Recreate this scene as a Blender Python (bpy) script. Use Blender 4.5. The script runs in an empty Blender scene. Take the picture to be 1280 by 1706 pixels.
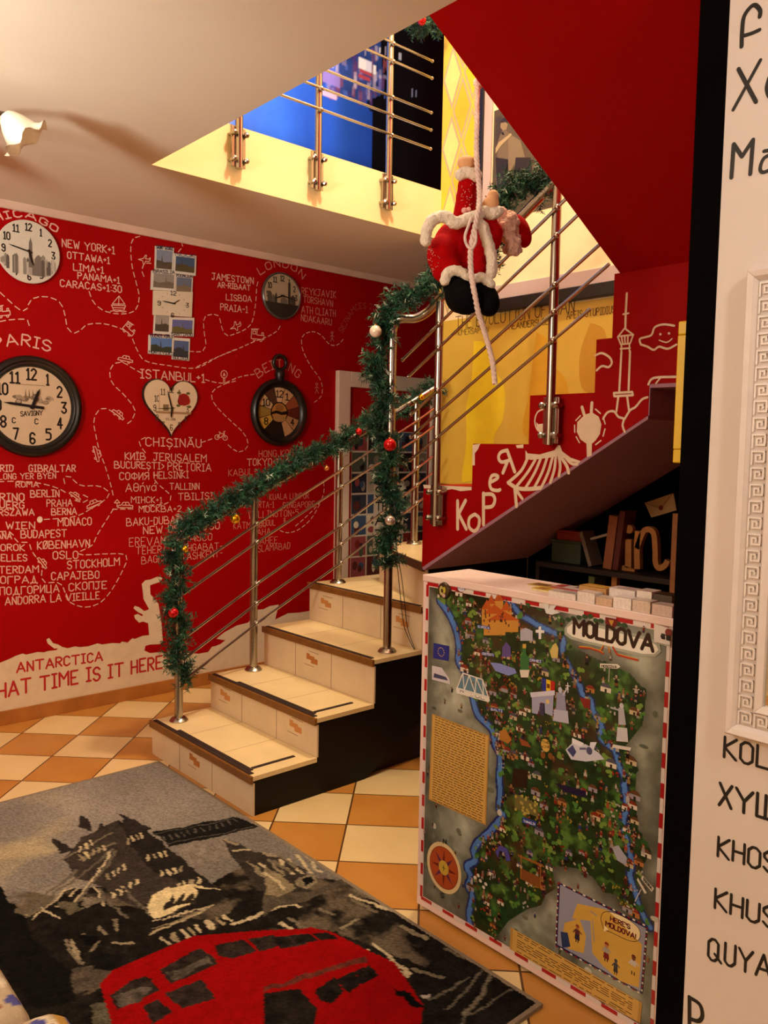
import bpy, bmesh, math, random
import numpy as np
from math import sin, cos, pi, radians
from mathutils import Vector, Matrix
random.seed(7)
scene = bpy.context.scene
COL = scene.collection

# ---------------------------------------------------------------- camera
YAW, PITCH, ROLL, FPX = radians(48.1455), radians(4.391), radians(0.9496), 1370.5
CAM = np.array([0, 0, 1.4])
_fw = np.array([-sin(YAW), cos(YAW), 0.0]); _rt = np.array([cos(YAW), sin(YAW), 0.0]); _z = np.array([0, 0, 1.0])
_fd = _fw*cos(PITCH) - _z*sin(PITCH); _up = _fw*sin(PITCH) + _z*cos(PITCH)
_r = _rt*cos(ROLL) + _up*sin(ROLL); _u = _up*cos(ROLL) - _rt*sin(ROLL)
cd = bpy.data.cameras.new('camera'); cam = bpy.data.objects.new('camera', cd); COL.objects.link(cam)
cd.sensor_fit = 'VERTICAL'; cd.sensor_height = 24.0; cd.lens = 24.0*FPX/1706.0; cd.clip_start = 0.02
M = Matrix(((_r[0], _u[0], -_fd[0], 0), (_r[1], _u[1], -_fd[1], 0), (_r[2], _u[2], -_fd[2], 1.4), (0, 0, 0, 1)))
cam.matrix_world = M
scene.camera = cam

# ---------------------------------------------------------------- light and exposure
vs = scene.view_settings
vs.view_transform = 'Standard'; vs.look = 'None'; vs.gamma = 1.0; vs.use_curve_mapping = False
vs.exposure = 0.0
w = bpy.data.worlds.new('world'); scene.world = w; w.use_nodes = True
w.node_tree.nodes['Background'].inputs[0].default_value = (1.0, 0.8, 0.6, 1)
w.node_tree.nodes['Background'].inputs[1].default_value = 0.02
LAMP_A, LAMP_B, LAMP_C = 35.0, 25.0, 240.0       # entrance ceiling lamp, lamp by the mirror wall, stairwell lamp upstairs
def point_light(name, loc, power, col, rad=0.06):
    l = bpy.data.lights.new(name, 'POINT'); l.energy = power; l.color = col; l.shadow_soft_size = rad
    o = bpy.data.objects.new(name, l); o.location = loc; COL.objects.link(o); return o
def spot_light(name, loc, target, power, col, angle, blend=0.5, rad=0.05):
    l = bpy.data.lights.new(name, 'SPOT'); l.energy = power; l.color = col; l.shadow_soft_size = rad
    l.spot_size = radians(angle); l.spot_blend = blend
    o = bpy.data.objects.new(name, l); o.location = loc; COL.objects.link(o)
    o.rotation_euler = (Vector(target) - Vector(loc)).to_track_quat('-Z', 'Y').to_euler(); return o
WARM = (1.0, 0.80, 0.54); WARM2 = (1.0, 0.87, 0.74)
point_light('lamp_light', (-2.0, -0.55, 2.12), LAMP_A, WARM2, 0.14)
point_light('lamp_light', (-1.5, -0.9, 2.2), LAMP_A*.75, WARM2, 0.12)
point_light('lamp_light', (0.40, 0.92, 2.42), LAMP_B, (1.0, 0.91, 0.82), 0.07)
point_light('lamp_light', (-2.05, 2.35, 4.35), LAMP_C, WARM, 0.10)
spot_light('mural_light', (-3.0, 3.3, 5.0), (-4.22, 2.6, 3.5), 420, (0.75, 0.85, 1.0), 100, 0.8)

spot_light('ceiling_fill_light', (-2.0, -0.6, 1.85), (-2.95, 0.45, 2.545), 190, (1.0, 0.93, 0.80), 115, 1.0, 0.12)  # added spot without any fixture, only brightens the ceiling at the left
# ---------------------------------------------------------------- helpers
def on(px, py, ax, val):
    """where the line of sight of a photo pixel meets the plane axis = val"""
    a = (px-640)/FPX; b = -(py-853)/FPX
    d = _r*a + _u*b + _fd
    return CAM + d*((val - CAM[ax])/d[ax])
def at(px, py, depth):
    return CAM + (_r*((px-640)/FPX) + _u*(-(py-853)/FPX) + _fd)*depth
def lin(c):
    if isinstance(c, str):
        c = c.lstrip('#'); c = [int(c[i:i+2], 16)/255 for i in (0, 2, 4)]
        c = [x/12.92 if x <= .04045 else ((x+.055)/1.055)**2.4 for x in c]
    return (c[0], c[1], c[2], 1.0)
MATS = {}
def mat(name, col=None, rough=0.6, metal=0.0, var=0.08, scale=6.0, bump=0.0, bscale=60.0, attr=False, trans=0.0, emit=None, es=0.0, sheen=0.0, coat=0.0, spec=0.5, detail=4):
    if name in MATS: return MATS[name]
    m = bpy.data.materials.new(name); m.use_nodes = True
    nt = m.node_tree; N = nt.nodes; L = nt.links; b = N['Principled BSDF']
    b.inputs['Roughness'].default_value = rough; b.inputs['Metallic'].default_value = metal
    b.inputs['Specular IOR Level'].default_value = spec
    if coat: b.inputs['Coat Weight'].default_value = coat; b.inputs['Coat Roughness'].default_value = 0.08
    if sheen: b.inputs['Sheen Weight'].default_value = sheen
    if trans: b.inputs['Transmission Weight'].default_value = trans
    tc = N.new('ShaderNodeTexCoord')
    no = N.new('ShaderNodeTexNoise'); no.inputs['Scale'].default_value = scale; no.inputs['Detail'].default_value = detail
    L.new(tc.outputs['Object'], no.inputs['Vector'])
    mr = N.new('ShaderNodeMapRange'); mr.inputs[1].default_value = 0.3; mr.inputs[2].default_value = 0.7
    mr.inputs[3].default_value = 1-var; mr.inputs[4].default_value = 1+var
    L.new(no.outputs['Fac'], mr.inputs[0])
    mx = N.new('ShaderNodeVectorMath'); mx.operation = 'MULTIPLY'
    if attr:
        at_ = N.new('ShaderNodeVertexColor'); at_.layer_name = 'Col'; L.new(at_.outputs['Color'], mx.inputs[0])
    else:
        rgb = N.new('ShaderNodeRGB'); rgb.outputs[0].default_value = lin(col); L.new(rgb.outputs[0], mx.inputs[0])
    L.new(mr.outputs[0], mx.inputs[1]); L.new(mx.outputs[0], b.inputs['Base Color'])
    if bump:
        n2 = N.new('ShaderNodeTexNoise'); n2.inputs['Scale'].default_value = bscale; n2.inputs['Detail'].default_value = 3
        L.new(tc.outputs['Object'], n2.inputs['Vector'])
        bp = N.new('ShaderNodeBump'); bp.inputs['Strength'].default_value = bump; bp.inputs['Distance'].default_value = 0.01
        L.new(n2.outputs['Fac'], bp.inputs['Height']); L.new(bp.outputs[0], b.inputs['Normal'])
    if emit:
        b.inputs['Emission Color'].default_value = lin(emit); b.inputs['Emission Strength'].default_value = es
    MATS[name] = m; return m

WORLD_ORG = {}
class MB:
    def __init__(s): s.v = []; s.f = []; s.c = []; s.has = False
    def add(s, vs_, fs, col=None):
        n = len(s.v); s.v += [tuple(map(float, p)) for p in vs_]
        c = lin(col) if col is not None else (1, 1, 1, 1)
        if col is not None: s.has = True
        for f in fs: s.f.append(tuple(i+n for i in f)); s.c.append(c)
        return s
    def box(s, a, b, col=None):
        x0, y0, z0 = [min(a[i], b[i]) for i in range(3)]; x1, y1, z1 = [max(a[i], b[i]) for i in range(3)]
        return s.add([(x0,y0,z0),(x1,y0,z0),(x1,y1,z0),(x0,y1,z0),(x0,y0,z1),(x1,y0,z1),(x1,y1,z1),(x0,y1,z1)],
            [(0,3,2,1),(4,5,6,7),(0,1,5,4),(1,2,6,5),(2,3,7,6),(3,0,4,7)], col)
    def obox(s, c, u, v, wv, col=None):
        """box at centre c with half-vectors u v w"""
        c, u, v, wv = [np.array(q, float) for q in (c, u, v, wv)]
        P = [c+a*u+b*v+d*wv for d in (-1,1) for (a,b) in ((-1,-1),(1,-1),(1,1),(-1,1))]
        return s.add(P, [(0,3,2,1),(4,5,6,7),(0,1,5,4),(1,2,6,5),(2,3,7,6),(3,0,4,7)], col)
    def prism(s, pts, ax, v0, v1, col=None):
        """polygon in the plane across axis ax (other two coordinates in order) extruded from v0 to v1"""
        def P(a, b, v): q = [a, b]; q.insert(ax, v); return q
        n = len(pts)
        return s.add([P(a, b, v0) for a, b in pts] + [P(a, b, v1) for a, b in pts],
            [tuple(range(n))[::-1], tuple(range(n, 2*n))] + [(i, (i+1) % n, n+(i+1) % n, n+i) for i in range(n)], col)
    def tube(s, path, r, n=12, col=None, caps=True):
        P = [np.array(p, float) for p in path]; R = r if hasattr(r, '__len__') else [r]*len(P)
        vs_ = []; prev = None
        for i, p in enumerate(P):
            t = P[min(i+1, len(P)-1)] - P[max(i-1, 0)]; t = t/(np.linalg.norm(t)+1e-9)
            if prev is None:
                a = np.array([0, 0, 1.0]) if abs(t[2]) < .9 else np.array([1.0, 0, 0]); n1 = np.cross(t, a)
            else: n1 = prev - t*np.dot(prev, t)
            n1 = n1/np.linalg.norm(n1); prev = n1; n2 = np.cross(t, n1)
            vs_ += [p + R[i]*(n1*cos(2*pi*k/n) + n2*sin(2*pi*k/n)) for k in range(n)]
        fs = [(i*n+k, i*n+(k+1) % n, (i+1)*n+(k+1) % n, (i+1)*n+k) for i in range(len(P)-1) for k in range(n)]
        if caps: fs += [tuple(range(n))[::-1], tuple(range((len(P)-1)*n, len(P)*n))]
        return s.add(vs_, fs, col)
    def lathe(s, prof, c, axis=(0,0,1), n=24, col=None, sx=1.0):
        """profile of (radius, height) turned about axis through c; sx squashes the first cross axis"""
        ax = np.array(axis, float); ax /= np.linalg.norm(ax); c = np.array(c, float)
        a = np.array([0, 0, 1.0]) if abs(ax[2]) < .9 else np.array([1.0, 0, 0]); n1 = np.cross(ax, a); n1 /= np.linalg.norm(n1); n2 = np.cross(ax, n1)
        vs_ = [c + ax*h + max(r, 1e-5)*(sx*n1*cos(2*pi*k/n) + n2*sin(2*pi*k/n)) for r, h in prof for k in range(n)]
        m = len(prof)
        return s.add(vs_, [(i*n+k, i*n+(k+1) % n, (i+1)*n+(k+1) % n, (i+1)*n+k) for i in range(m-1) for k in range(n)] +
            [tuple(range(n))[::-1], tuple(range((m-1)*n, m*n))], col)
    def ball(s, c, r, axes=None, nu=20, nv=12, col=None, jit=0.0, rng=random):
        r = r if hasattr(r, '__len__') else (r, r, r)
        A = axes if axes is not None else (np.array([1.0,0,0]), np.array([0,1.0,0]), np.array([0,0,1.0]))
        c = np.array(c, float); vs_ = []
        for i in range(nv+1):
            th = pi*i/nv
            for k in range(nu):
                ph = 2*pi*k/nu; j = 1 + (rng.uniform(-jit, jit) if jit else 0)
                vs_.append(c + j*(A[0]*r[0]*sin(th)*cos(ph) + A[1]*r[1]*sin(th)*sin(ph) + A[2]*r[2]*cos(th)))
        return s.add(vs_, [(i*nu+k, (i+1)*nu+k, (i+1)*nu+(k+1) % nu, i*nu+(k+1) % nu) for i in range(nv) for k in range(nu)], col)
    def build(s, name, material, parent=None, smooth=False, bevel=0, origin=None, remesh=0, sub=0, fix=True):
        me = bpy.data.meshes.new(name)
        if parent is not None: org = np.array(WORLD_ORG[parent.name])
        elif origin is not None: org = np.array(origin, float)
        else:
            V = np.array(s.v); org = np.array([(V[:,0].min()+V[:,0].max())/2, (V[:,1].min()+V[:,1].max())/2, V[:,2].min()])
        me.from_pydata([tuple(np.array(p)-org) for p in s.v], [], s.f)
        if s.has:
            ca = me.color_attributes.new('Col', 'FLOAT_COLOR', 'CORNER')
            buf = np.concatenate([np.repeat(np.array([c]), len(f), 0) for c, f in zip(s.c, s.f)]).astype(np.float32)
            ca.data.foreach_set('color', buf.ravel())
        me.materials.append(material)
        if fix:
            bm = bmesh.new(); bm.from_mesh(me); bmesh.ops.recalc_face_normals(bm, faces=bm.faces); bm.to_mesh(me); bm.free()
        if smooth:
            me.polygons.foreach_set('use_smooth', [True]*len(me.polygons))
            try: me.set_sharp_from_angle(angle=radians(40))
            except Exception: pass
        o = bpy.data.objects.new(name, me); COL.objects.link(o)
        WORLD_ORG[o.name] = tuple(org)
        if parent is not None: o.parent = parent
        else: o.location = org
        if bevel:
            md = o.modifiers.new('bevel', 'BEVEL'); md.width = bevel; md.segments = 2; md.limit_method = 'ANGLE'; md.angle_limit = radians(40)
        if remesh:
            md = o.modifiers.new('remesh', 'REMESH'); md.mode = 'VOXEL'; md.voxel_size = remesh; md.use_smooth_shade = True
            md = o.modifiers.new('smooth', 'SMOOTH'); md.factor = 0.5; md.iterations = 8
        return o
def tag(o, label=None, cat=None, group=None, kind=None):
    if label: o['label'] = label
    if cat: o['category'] = cat
    if group: o['group'] = group
    if kind: o['kind'] = kind
    return o
def thing(name, label, cat, loc, group=None, kind=None):
    o = bpy.data.objects.new(name, None); COL.objects.link(o); o.location = tuple(map(float, loc)); o.empty_display_size = 0.05
    WORLD_ORG[o.name] = tuple(map(float, loc)); return tag(o, label, cat, group, kind)
def struct(o): o['kind'] = 'structure'; return o

# ---- flat paint / print on a plane: coloured polygons and pen strokes
class Paint(MB):
    def __init__(s, ax, val, side, lift=0.0008):
        super().__init__(); s.ax = ax; s.val = val; s.side = side; s.lift = lift; s.layer = 1
    def uv(s, p): q = on(p[0], p[1], s.ax, s.val); return np.delete(q, s.ax)
    def P3(s, q, k=None):
        r = list(q); r.insert(s.ax, s.val + s.side*(s.lift*(k if k is not None else s.layer) + 5e-6*(len(s.f) % 60))); return r
    def poly(s, uvs, col, k=None): s.add([s.P3(q, k) for q in uvs], [tuple(range(len(uvs)))], col)
    def ppoly(s, px, col, k=None): s.poly([s.uv(p) for p in px], col, k)
    def ell(s, c, ru, rv, col, k=None, n=20, rot=0):
        s.poly([(c[0]+ru*cos(t)*cos(rot)-rv*sin(t)*sin(rot), c[1]+ru*cos(t)*sin(rot)+rv*sin(t)*cos(rot)) for t in np.linspace(0, 2*pi, n, endpoint=False)], col, k)
    def stroke(s, pts, wd, col, k=None, cap=True):
        P = [np.array(p, float) for p in pts]
        for a, b in zip(P[:-1], P[1:]):
            d = b-a; l = np.linalg.norm(d)
            if l < 1e-7: continue
            n = np.array([-d[1], d[0]])/l*wd/2
            s.poly([a-n, b-n, b+n, a+n], col, k)
        if cap:
            for p in P: s.ell(p, wd/2, wd/2, col, k, 8)
    def pstroke(s, px, wd, col, k=None): s.stroke([s.uv(p) for p in px], wd, col, k)
    def dash(s, px, wd, col, on_=0.026, off=0.018, k=None):
        P = [s.uv(p) for p in px]; P = smoothline(P); d = 0; cur = [P[0]]; pen = True
        for a, b in zip(P[:-1], P[1:]):
            l = np.linalg.norm(b-a); t = 0
            while l - t > 1e-9:
                need = (on_ if pen else off) - d
                st = min(need, l-t); t += st; d += st; q = a+(b-a)*t/l
                if pen: cur.append(q)
                if d >= (on_ if pen else off) - 1e-9:
                    if pen and len(cur) > 1: s.stroke([cur[0], cur[-1]], wd, col, k)
                    pen = not pen; d = 0; cur = [q]
    def text(s, t, p0, p1, hpx, wd, col, k=None, gap=1.3, jit=0.25):
        A = s.uv(p0); B = s.uv(p1); h = np.linalg.norm(s.uv((p0[0], p0[1]-hpx)) - A)
        s.text_uv(t, A, B, h, wd, col, k, gap, jit)
    def text_uv(s, t, A, B, h, wd, col, k=None, gap=1.3, jit=0.25, upv=(0, 1)):
        A = np.array(A, float); B = np.array(B, float)
        G = [glyph(ch) for ch in t]; tot = sum(g[1]+gap for g in G) - gap
        sc = (B-A)/max(tot, .1); x = 0; U = np.array(upv)*h/6
        for st, wdt in G:
            jy = random.uniform(-jit, jit)
            for q in st: s.stroke([A + sc*(x+a) + U*(b+jy) for a, b in q], wd, col, k)
            x += wdt+gap
    def arc(s, t, path, hpx, wd, col, k=None):
        P = smoothline([s.uv(p) for p in path]); h = np.linalg.norm(s.uv((path[0][0], path[0][1]-hpx)) - s.uv(path[0]))
        D = np.concatenate([[0], np.cumsum([np.linalg.norm(b-a) for a, b in zip(P[:-1], P[1:])])])
        X = np.array(P); G = [glyph(ch) for ch in t]; tot = sum(g[1]+1.3 for g in G)-1.3; sc = D[-1]/tot; x = 0
        for st, wdt in G:
            m = (x+wdt/2)*sc; c = np.array([np.interp(m, D, X[:,0]), np.interp(m, D, X[:,1])])
            e = np.array([np.interp(m+.02, D, X[:,0]), np.interp(m+.02, D, X[:,1])]) - np.array([np.interp(m-.02, D, X[:,0]), np.interp(m-.02, D, X[:,1])])
            e /= np.linalg.norm(e)+1e-9; nn = np.array([-e[1], e[0]])
            if nn[1] < 0: nn = -nn
            for q in st: s.stroke([c + e*(a-wdt/2)*sc + nn*b*h/6 for a, b in q], wd, col, k)
            x += wdt+1.3
def smoothline(P, n=5):
    P = [np.array(p, float) for p in P]
    if len(P) < 3: return P
    out = []
    for i in range(len(P)-1):
        p0 = P[max(i-1, 0)]; p1 = P[i]; p2 = P[i+1]; p3 = P[min(i+2, len(P)-1)]
        for j in range(n):
            t = j/n
            out.append(.5*((2*p1)+(-p0+p2)*t+(2*p0-5*p1+4*p2-p3)*t*t+(-p0+3*p1-3*p2+p3)*t**3))
    return out+[P[-1]]
FONT = {'A':'00 26 40|12 32','B':'00 06 26 35 34 23 03|23 33 42 41 30 00','C':'35 26 16 05 01 10 20 31','D':'00 06 16 35 32 20 00','E':'30 00 06 36|03 23','F':'00 06 36|03 23',
 'G':'35 26 16 05 01 10 20 31 33 23','H':'00 06|30 36|03 33','I':'10 16|00 20|06 26','J':'06 36|26 21 10 00 01','K':'00 06|36 03 30','L':'06 00 30','M':'00 06 23 46 40','N':'00 06 30 36',
 'O':'10 01 05 16 26 35 31 20 10','P':'00 06 26 35 34 23 03','Q':'10 01 05 16 26 35 31 20 10|22 40','R':'00 06 26 35 34 23 03|13 30','S':'35 26 16 05 04 13 23 32 31 20 10 01','T':'20 26|06 46',
 'U':'06 01 10 20 31 36','V':'06 20 46','W':'06 10 24 30 46','X':'00 36|06 30','Y':'06 23 46|23 20','Z':'06 36 00 30',
 '0':'10 01 05 16 26 35 31 20 10','1':'05 16 10|00 20','2':'05 16 26 35 34 00 30','3':'06 36 13 23 32 31 20 10 01','4':'20 26 02 32','5':'36 06 04 24 33 31 20 00','6':'35 26 16 05 01 10 20 31 32 23 13 02',
 '7':'06 36 10','8':'13 04 05 16 26 35 34 23 13 02 01 10 20 31 32 23','9':'01 10 20 31 35 26 16 05 04 13 23 34','+':'03 23|14 12','-':'03 23',':':'01 01|04 04','?':'05 16 26 35 34 22|20 20','!':'06 02|00 00',"'":'06 04','.':'00 00','>':'05 23 01',
 '\u00d8':'10 01 05 16 26 35 31 20 10|00 36','\u0218':'35 26 16 05 04 13 23 32 31 20 10 01|1.6,-1 1.3,-1.8','\u0102':'00 26 40|12 32|1,7.2 2,6.7 3,7.2',
 '\u0418':'06 00 36 30','\u0407':'10 16|00 20|06 26|.4,7 .4,7|1.6,7 1.6,7','\u0424':'20 26|25 15 04 02 11 31 42 44 35 25','\u042f':'30 36 16 05 04 13 33|23 00','\u0411':'36 06 00 20 31 32 23 03','\u0413':'00 06 36',
 '\u0414':'0,-1 00 40 4,-1|10 26 30','\u041f':'00 06 36 30','\u0426':'06 00 30 36|30 3.4,-1','\u0428':'06 00 40 46|20 26','\u041b':'00 26 40','\u03b8':'10 01 05 16 26 35 31 20 10|03 33','\u03ae':'04 00|03 14 24 33 3,-1.4|1.4,5.4 2,6.4',
 '\u03bd':'04 10 24','\u03ac':'30 34|33 24 14 03 01 10 20 31|2,5.4 2.6,6.4','f':'10 1,4 1.6,5.6 2.6,6 3.3,5.4 3.4,4.8|.9,2.2 3,3','u':'0,3.6 01 10 20 3,1.2|3,3.6 30','a':'3,3.6 2,4 1,3.8 0,2.6 01 10 2,.4 3,1.4|3,3.6 3.2,0'}
for cy, la in zip('\u0410\u0412\u0415\u041a\u041c\u041d\u041e\u0420\u0421\u0422\u0423\u0425\u0408\u0406\u0391', 'ABEKMHOPCTYXJIA'): FONT[cy] = FONT[la]
_gc = {}
def glyph(ch):
    if ch == ' ': return ([], 1.6)
    if ch in _gc: return _gc[ch]
    st = []
    for part in FONT[ch].split('|'):
        st.append([tuple(float(v) for v in t.split(',')) if ',' in t else (float(t[0]), float(t[1:])) for t in part.split()])
    wdt = max(a for q in st for a, b in q); _gc[ch] = (st, wdt); return _gc[ch]
# ---- numpy pictures on grids
def vnoise(x, y, seed=0):
    xi = np.floor(x).astype(np.int64); yi = np.floor(y).astype(np.int64); fx = x-xi; fy = y-yi
    fx = fx*fx*(3-2*fx); fy = fy*fy*(3-2*fy)
    def h(a, b):
        n = (a*374761393 + b*668265263 + seed*1442695041) & 0x7fffffff
        n = ((n ^ (n >> 13))*1274126177) & 0x7fffffff
        return ((n ^ (n >> 16)) & 0xffff)/65535.0
    return (h(xi, yi)*(1-fx)+h(xi+1, yi)*fx)*(1-fy) + (h(xi, yi+1)*(1-fx)+h(xi+1, yi+1)*fx)*fy
def fbm(x, y, sc, seed=0, oc=4):
    r = 0; a = .5; t = 0
    for i in range(oc): r = r + a*vnoise(x*sc, y*sc, seed+i); t += a; a *= .5; sc *= 2.03
    return r/t
def inside(poly, X, Y):
    r = np.zeros(X.shape, bool); n = len(poly)
    for i in range(n):
        x0, y0 = poly[i]; x1, y1 = poly[(i+1) % n]
        if y0 == y1: continue
        c = ((y0 > Y) != (y1 > Y)) & (X < (x1-x0)*(Y-y0)/(y1-y0)+x0); r ^= c
    return r
def segdist(line, X, Y):
    r = np.full(X.shape, 9.0)
    for (x0, y0), (x1, y1) in zip(line[:-1], line[1:]):
        dx, dy = x1-x0, y1-y0; t = np.clip(((X-x0)*dx+(Y-y0)*dy)/(dx*dx+dy*dy+1e-12), 0, 1)
        r = np.minimum(r, np.hypot(X-x0-t*dx, Y-y0-t*dy))
    return r
def hexrgb(c): return np.array(lin(c)[:3])
def grid_mesh(name, U, V, to3, RGB, material, parent=None, origin=None):
    """a sheet of points U x V (2-D arrays) woven/printed with colours RGB"""
    nu, nv = U.shape; pts = to3(U, V).reshape(-1, 3)
    org = np.array(WORLD_ORG[parent.name]) if parent is not None else np.array(origin, float)
    idx = np.arange(nu*nv).reshape(nu, nv)
    F = np.stack([idx[:-1,:-1], idx[1:,:-1], idx[1:,1:], idx[:-1,1:]], -1).reshape(-1, 4)
    me = bpy.data.meshes.new(name); me.vertices.add(nu*nv); me.vertices.foreach_set('co', (pts-org).astype(np.float32).ravel())
    me.loops.add(F.size); me.loops.foreach_set('vertex_index', F.ravel().astype(np.int32)); me.polygons.add(len(F))
    me.polygons.foreach_set('loop_start', np.arange(0, F.size, 4, dtype=np.int32))
    try: me.polygons.foreach_set('loop_total', np.full(len(F), 4, dtype=np.int32))
    except Exception: pass
    me.update(calc_edges=True); me.validate()
    ca = me.color_attributes.new('Col', 'FLOAT_COLOR', 'POINT')
    ca.data.foreach_set('color', np.concatenate([np.clip(RGB, 0, 1), np.ones(RGB.shape[:2]+(1,))], -1).astype(np.float32).ravel())
    me.materials.append(material)
    o = bpy.data.objects.new(name, me); COL.objects.link(o); WORLD_ORG[o.name] = tuple(org)
    if parent is not None: o.parent = parent
    else: o.location = org
    return o
# ---------------------------------------------------------------- the place: measures
XL, YK, YF, ZC, ZU = -4.225, 2.534, 3.28, 2.545, 2.81      # left wall, front of upper flight, far wall, ceiling, upper floor
XS0, XS1 = -3.405, -2.572                                   # staircase sides
YW = 1.66                                                   # white wall with the mirror
PAINT = mat('paint', rough=0.55, var=0.05, scale=20, attr=True)
PRINT = mat('print', rough=0.35, var=0.03, scale=30, attr=True)
RED = mat('red_wall_paint', '#9c0001', 0.6, spec=.10, var=0.05, scale=2.5, bump=0.05, bscale=90)
CREAM = mat('cream_wall_paint', '#e3cfa6', 0.6, var=0.04, scale=3, bump=0.05)
WHITE = mat('white_wall_paint', '#ded4cf', 0.6, var=0.04, scale=3, bump=0.06, bscale=40)
CEIL = mat('ceiling_paint', '#e4dccb', 0.7, var=0.03, scale=2)
BLACK = mat('black_paint', '#060404', 0.9, spec=.04, var=0.2, scale=8)
PURPLE = mat('plum_paint', '#a87a92', 0.6, var=0.05, scale=4)
STEEL = mat('polished_steel', '#aaa49a', 0.24, 1.0, var=0.04, scale=10)
TILE = mat('cream_tile', '#ecd49f', 0.35, var=0.06, scale=7, bump=0.02)
RTILE = mat('riser_tile', '#dcc7a6', 0.4, var=0.07, scale=7, bump=0.02)
BROWN = mat('brown_edging', '#7a4e1c', 0.4, var=0.15, scale=25)
STRIP = mat('dark_grip_strip', '#2a1812', 0.7, var=0.2, scale=50)
GREENN = None

def floor_material():
    m = bpy.data.materials.new('diagonal_floor_tiles'); m.use_nodes = True; nt = m.node_tree; N = nt.nodes; L = nt.links; b = N['Principled BSDF']
    tc = N.new('ShaderNodeTexCoord'); sp = N.new('ShaderNodeSeparateXYZ'); L.new(tc.outputs['Object'], sp.inputs[0])
    def mth(op, a, c=None):
        n = N.new('ShaderNodeMath'); n.operation = op
        for i, q in enumerate((a, c)):
            if q is None: continue
            if isinstance(q, (int, float)): n.inputs[i].default_value = q
            else: L.new(q, n.inputs[i])
        return n.outputs[0]
    r = 2**-.5
    u = mth('MULTIPLY', mth('ADD', sp.outputs[0], sp.outputs[1]), r); s = mth('MULTIPLY', mth('SUBTRACT', sp.outputs[1], sp.outputs[0]), r)
    cu = mth('DIVIDE', mth('ADD', u, 0.283), 0.277); cs = mth('DIVIDE', mth('SUBTRACT', s, 2.96), 0.2745)
    par = mth('FLOORED_MODULO', mth('ADD', mth('FLOOR', cu), mth('FLOOR', cs)), 2.0)
    def edge(c):
        f = mth('FRACT', c); return mth('MINIMUM', f, mth('SUBTRACT', 1.0, f))
    gr = mth('LESS_THAN', mth('MINIMUM', edge(cu), edge(cs)), 0.012)
    no = N.new('ShaderNodeTexNoise'); no.inputs['Scale'].default_value = 5; no.inputs['Detail'].default_value = 6; L.new(tc.outputs['Object'], no.inputs['Vector'])
    def ramp(c0, c1):
        n = N.new('ShaderNodeMix'); n.data_type = 'RGBA'; n.inputs[6].default_value = lin(c0); n.inputs[7].default_value = lin(c1); L.new(no.outputs['Fac'], n.inputs[0]); return n.outputs[2]
    def mix(f, a, c):
        n = N.new('ShaderNodeMix'); n.data_type = 'RGBA'; L.new(f, n.inputs[0])
        for i, q in ((6, a), (7, c)):
            if isinstance(q, tuple): n.inputs[i].default_value = q
            else: L.new(q, n.inputs[i])
        return n.outputs[2]
    wn = N.new('ShaderNodeTexWhiteNoise'); cb = N.new('ShaderNodeCombineXYZ'); L.new(mth('FLOOR', cu), cb.inputs[0]); L.new(mth('FLOOR', cs), cb.inputs[1]); L.new(cb.outputs[0], wn.inputs['Vector'])
    base = mix(par, ramp('#b06e26', '#cf9548'), ramp('#d9b67a', '#ecd3a0'))
    v = mth('ADD', mth('MULTIPLY', wn.outputs['Value'], 0.16), 0.92)
    vm = N.new('ShaderNodeVectorMath'); vm.operation = 'MULTIPLY'; L.new(base, vm.inputs[0]); L.new(v, vm.inputs[1])
    L.new(mix(gr, vm.outputs[0], lin('#5a3a1c')), b.inputs['Base Color'])
    b.inputs['Roughness'].default_value = 0.32
    bp = N.new('ShaderNodeBump'); bp.inputs['Strength'].default_value = 0.3; bp.inputs['Distance'].default_value = 0.003; bp.invert = True
    L.new(gr, bp.inputs['Height']); L.new(bp.outputs[0], b.inputs['Normal'])
    return m
O0 = (0, 0, 0)
struct(MB().box((XL-.1, -1.7, -.1), (1.9, 5.0, 0)).build('floor', floor_material(), origin=O0))
# ceiling of the entrance room, left open over the stairwell
cl = MB(); cl.box((XL-.1, -1.7, ZC), (1.9, 1.587, ZU-.01)); cl.box((XL-.1, 1.587, ZC), (-3.2385, 5.0, ZU-.01)); cl.box((-.80, 1.587, ZC), (1.9, 1.95, ZU-.01))
struct(cl.build('ceiling', CEIL, origin=O0))
struct(MB().box((XL-.1, .3, 5.2), (-.8, 5.0, 5.3)).build('ceiling_upper', CEIL))
struct(MB().box((-3.2385, 1.587, ZC), (-3.2345, YF-.001, ZU-.005)).build('trim_1', mat('slab_edge_paint', '#f0dfa8', 0.6, var=0.03)))
WL = MB().box((XL-.1, -1.7, 0), (XL, 5.0, ZC)).build('wall_left', RED, origin=(XL, 0, 0)); struct(WL)
struct(MB().box((XL-.1, .3, ZU), (XL, 5.0, 5.2)).build('wall_upper_left', CREAM))
struct(MB().box((XL-.1, .2, ZU), (-.8, .3, 5.2)).build('wall_upper_front', CREAM))
WF = MB().box((-3.24, YF, 0), (-.85, YF+.12, 5.2)).build('wall_far', CREAM, origin=(-2, YF, 0)); struct(WF)
struct(MB().box((XL-.1, 5.0, 0), (-.85, 5.1, 5.2)).build('wall_back', mat('dark_red_paint', '#8a0a08', .6)))
XC0, XC1 = -.975*YW/1.8, -.905*YW/1.8                       # black painted border of the mirror wall
struct(MB().box((XC0+.002, YW+.0405, 0), (-.80, YF, 5.2)).build('wall_side', RED))
WR = MB().box((XC1, YW, 0), (1.9, YW+.04, ZC)).build('wall_right', WHITE, origin=(0, YW, 0)); struct(WR)
struct(MB().box((XC0, YW-.002, 0), (XC1-.0005, YW+.0395, ZC)).build('trim_2', BLACK, bevel=.003))
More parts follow.
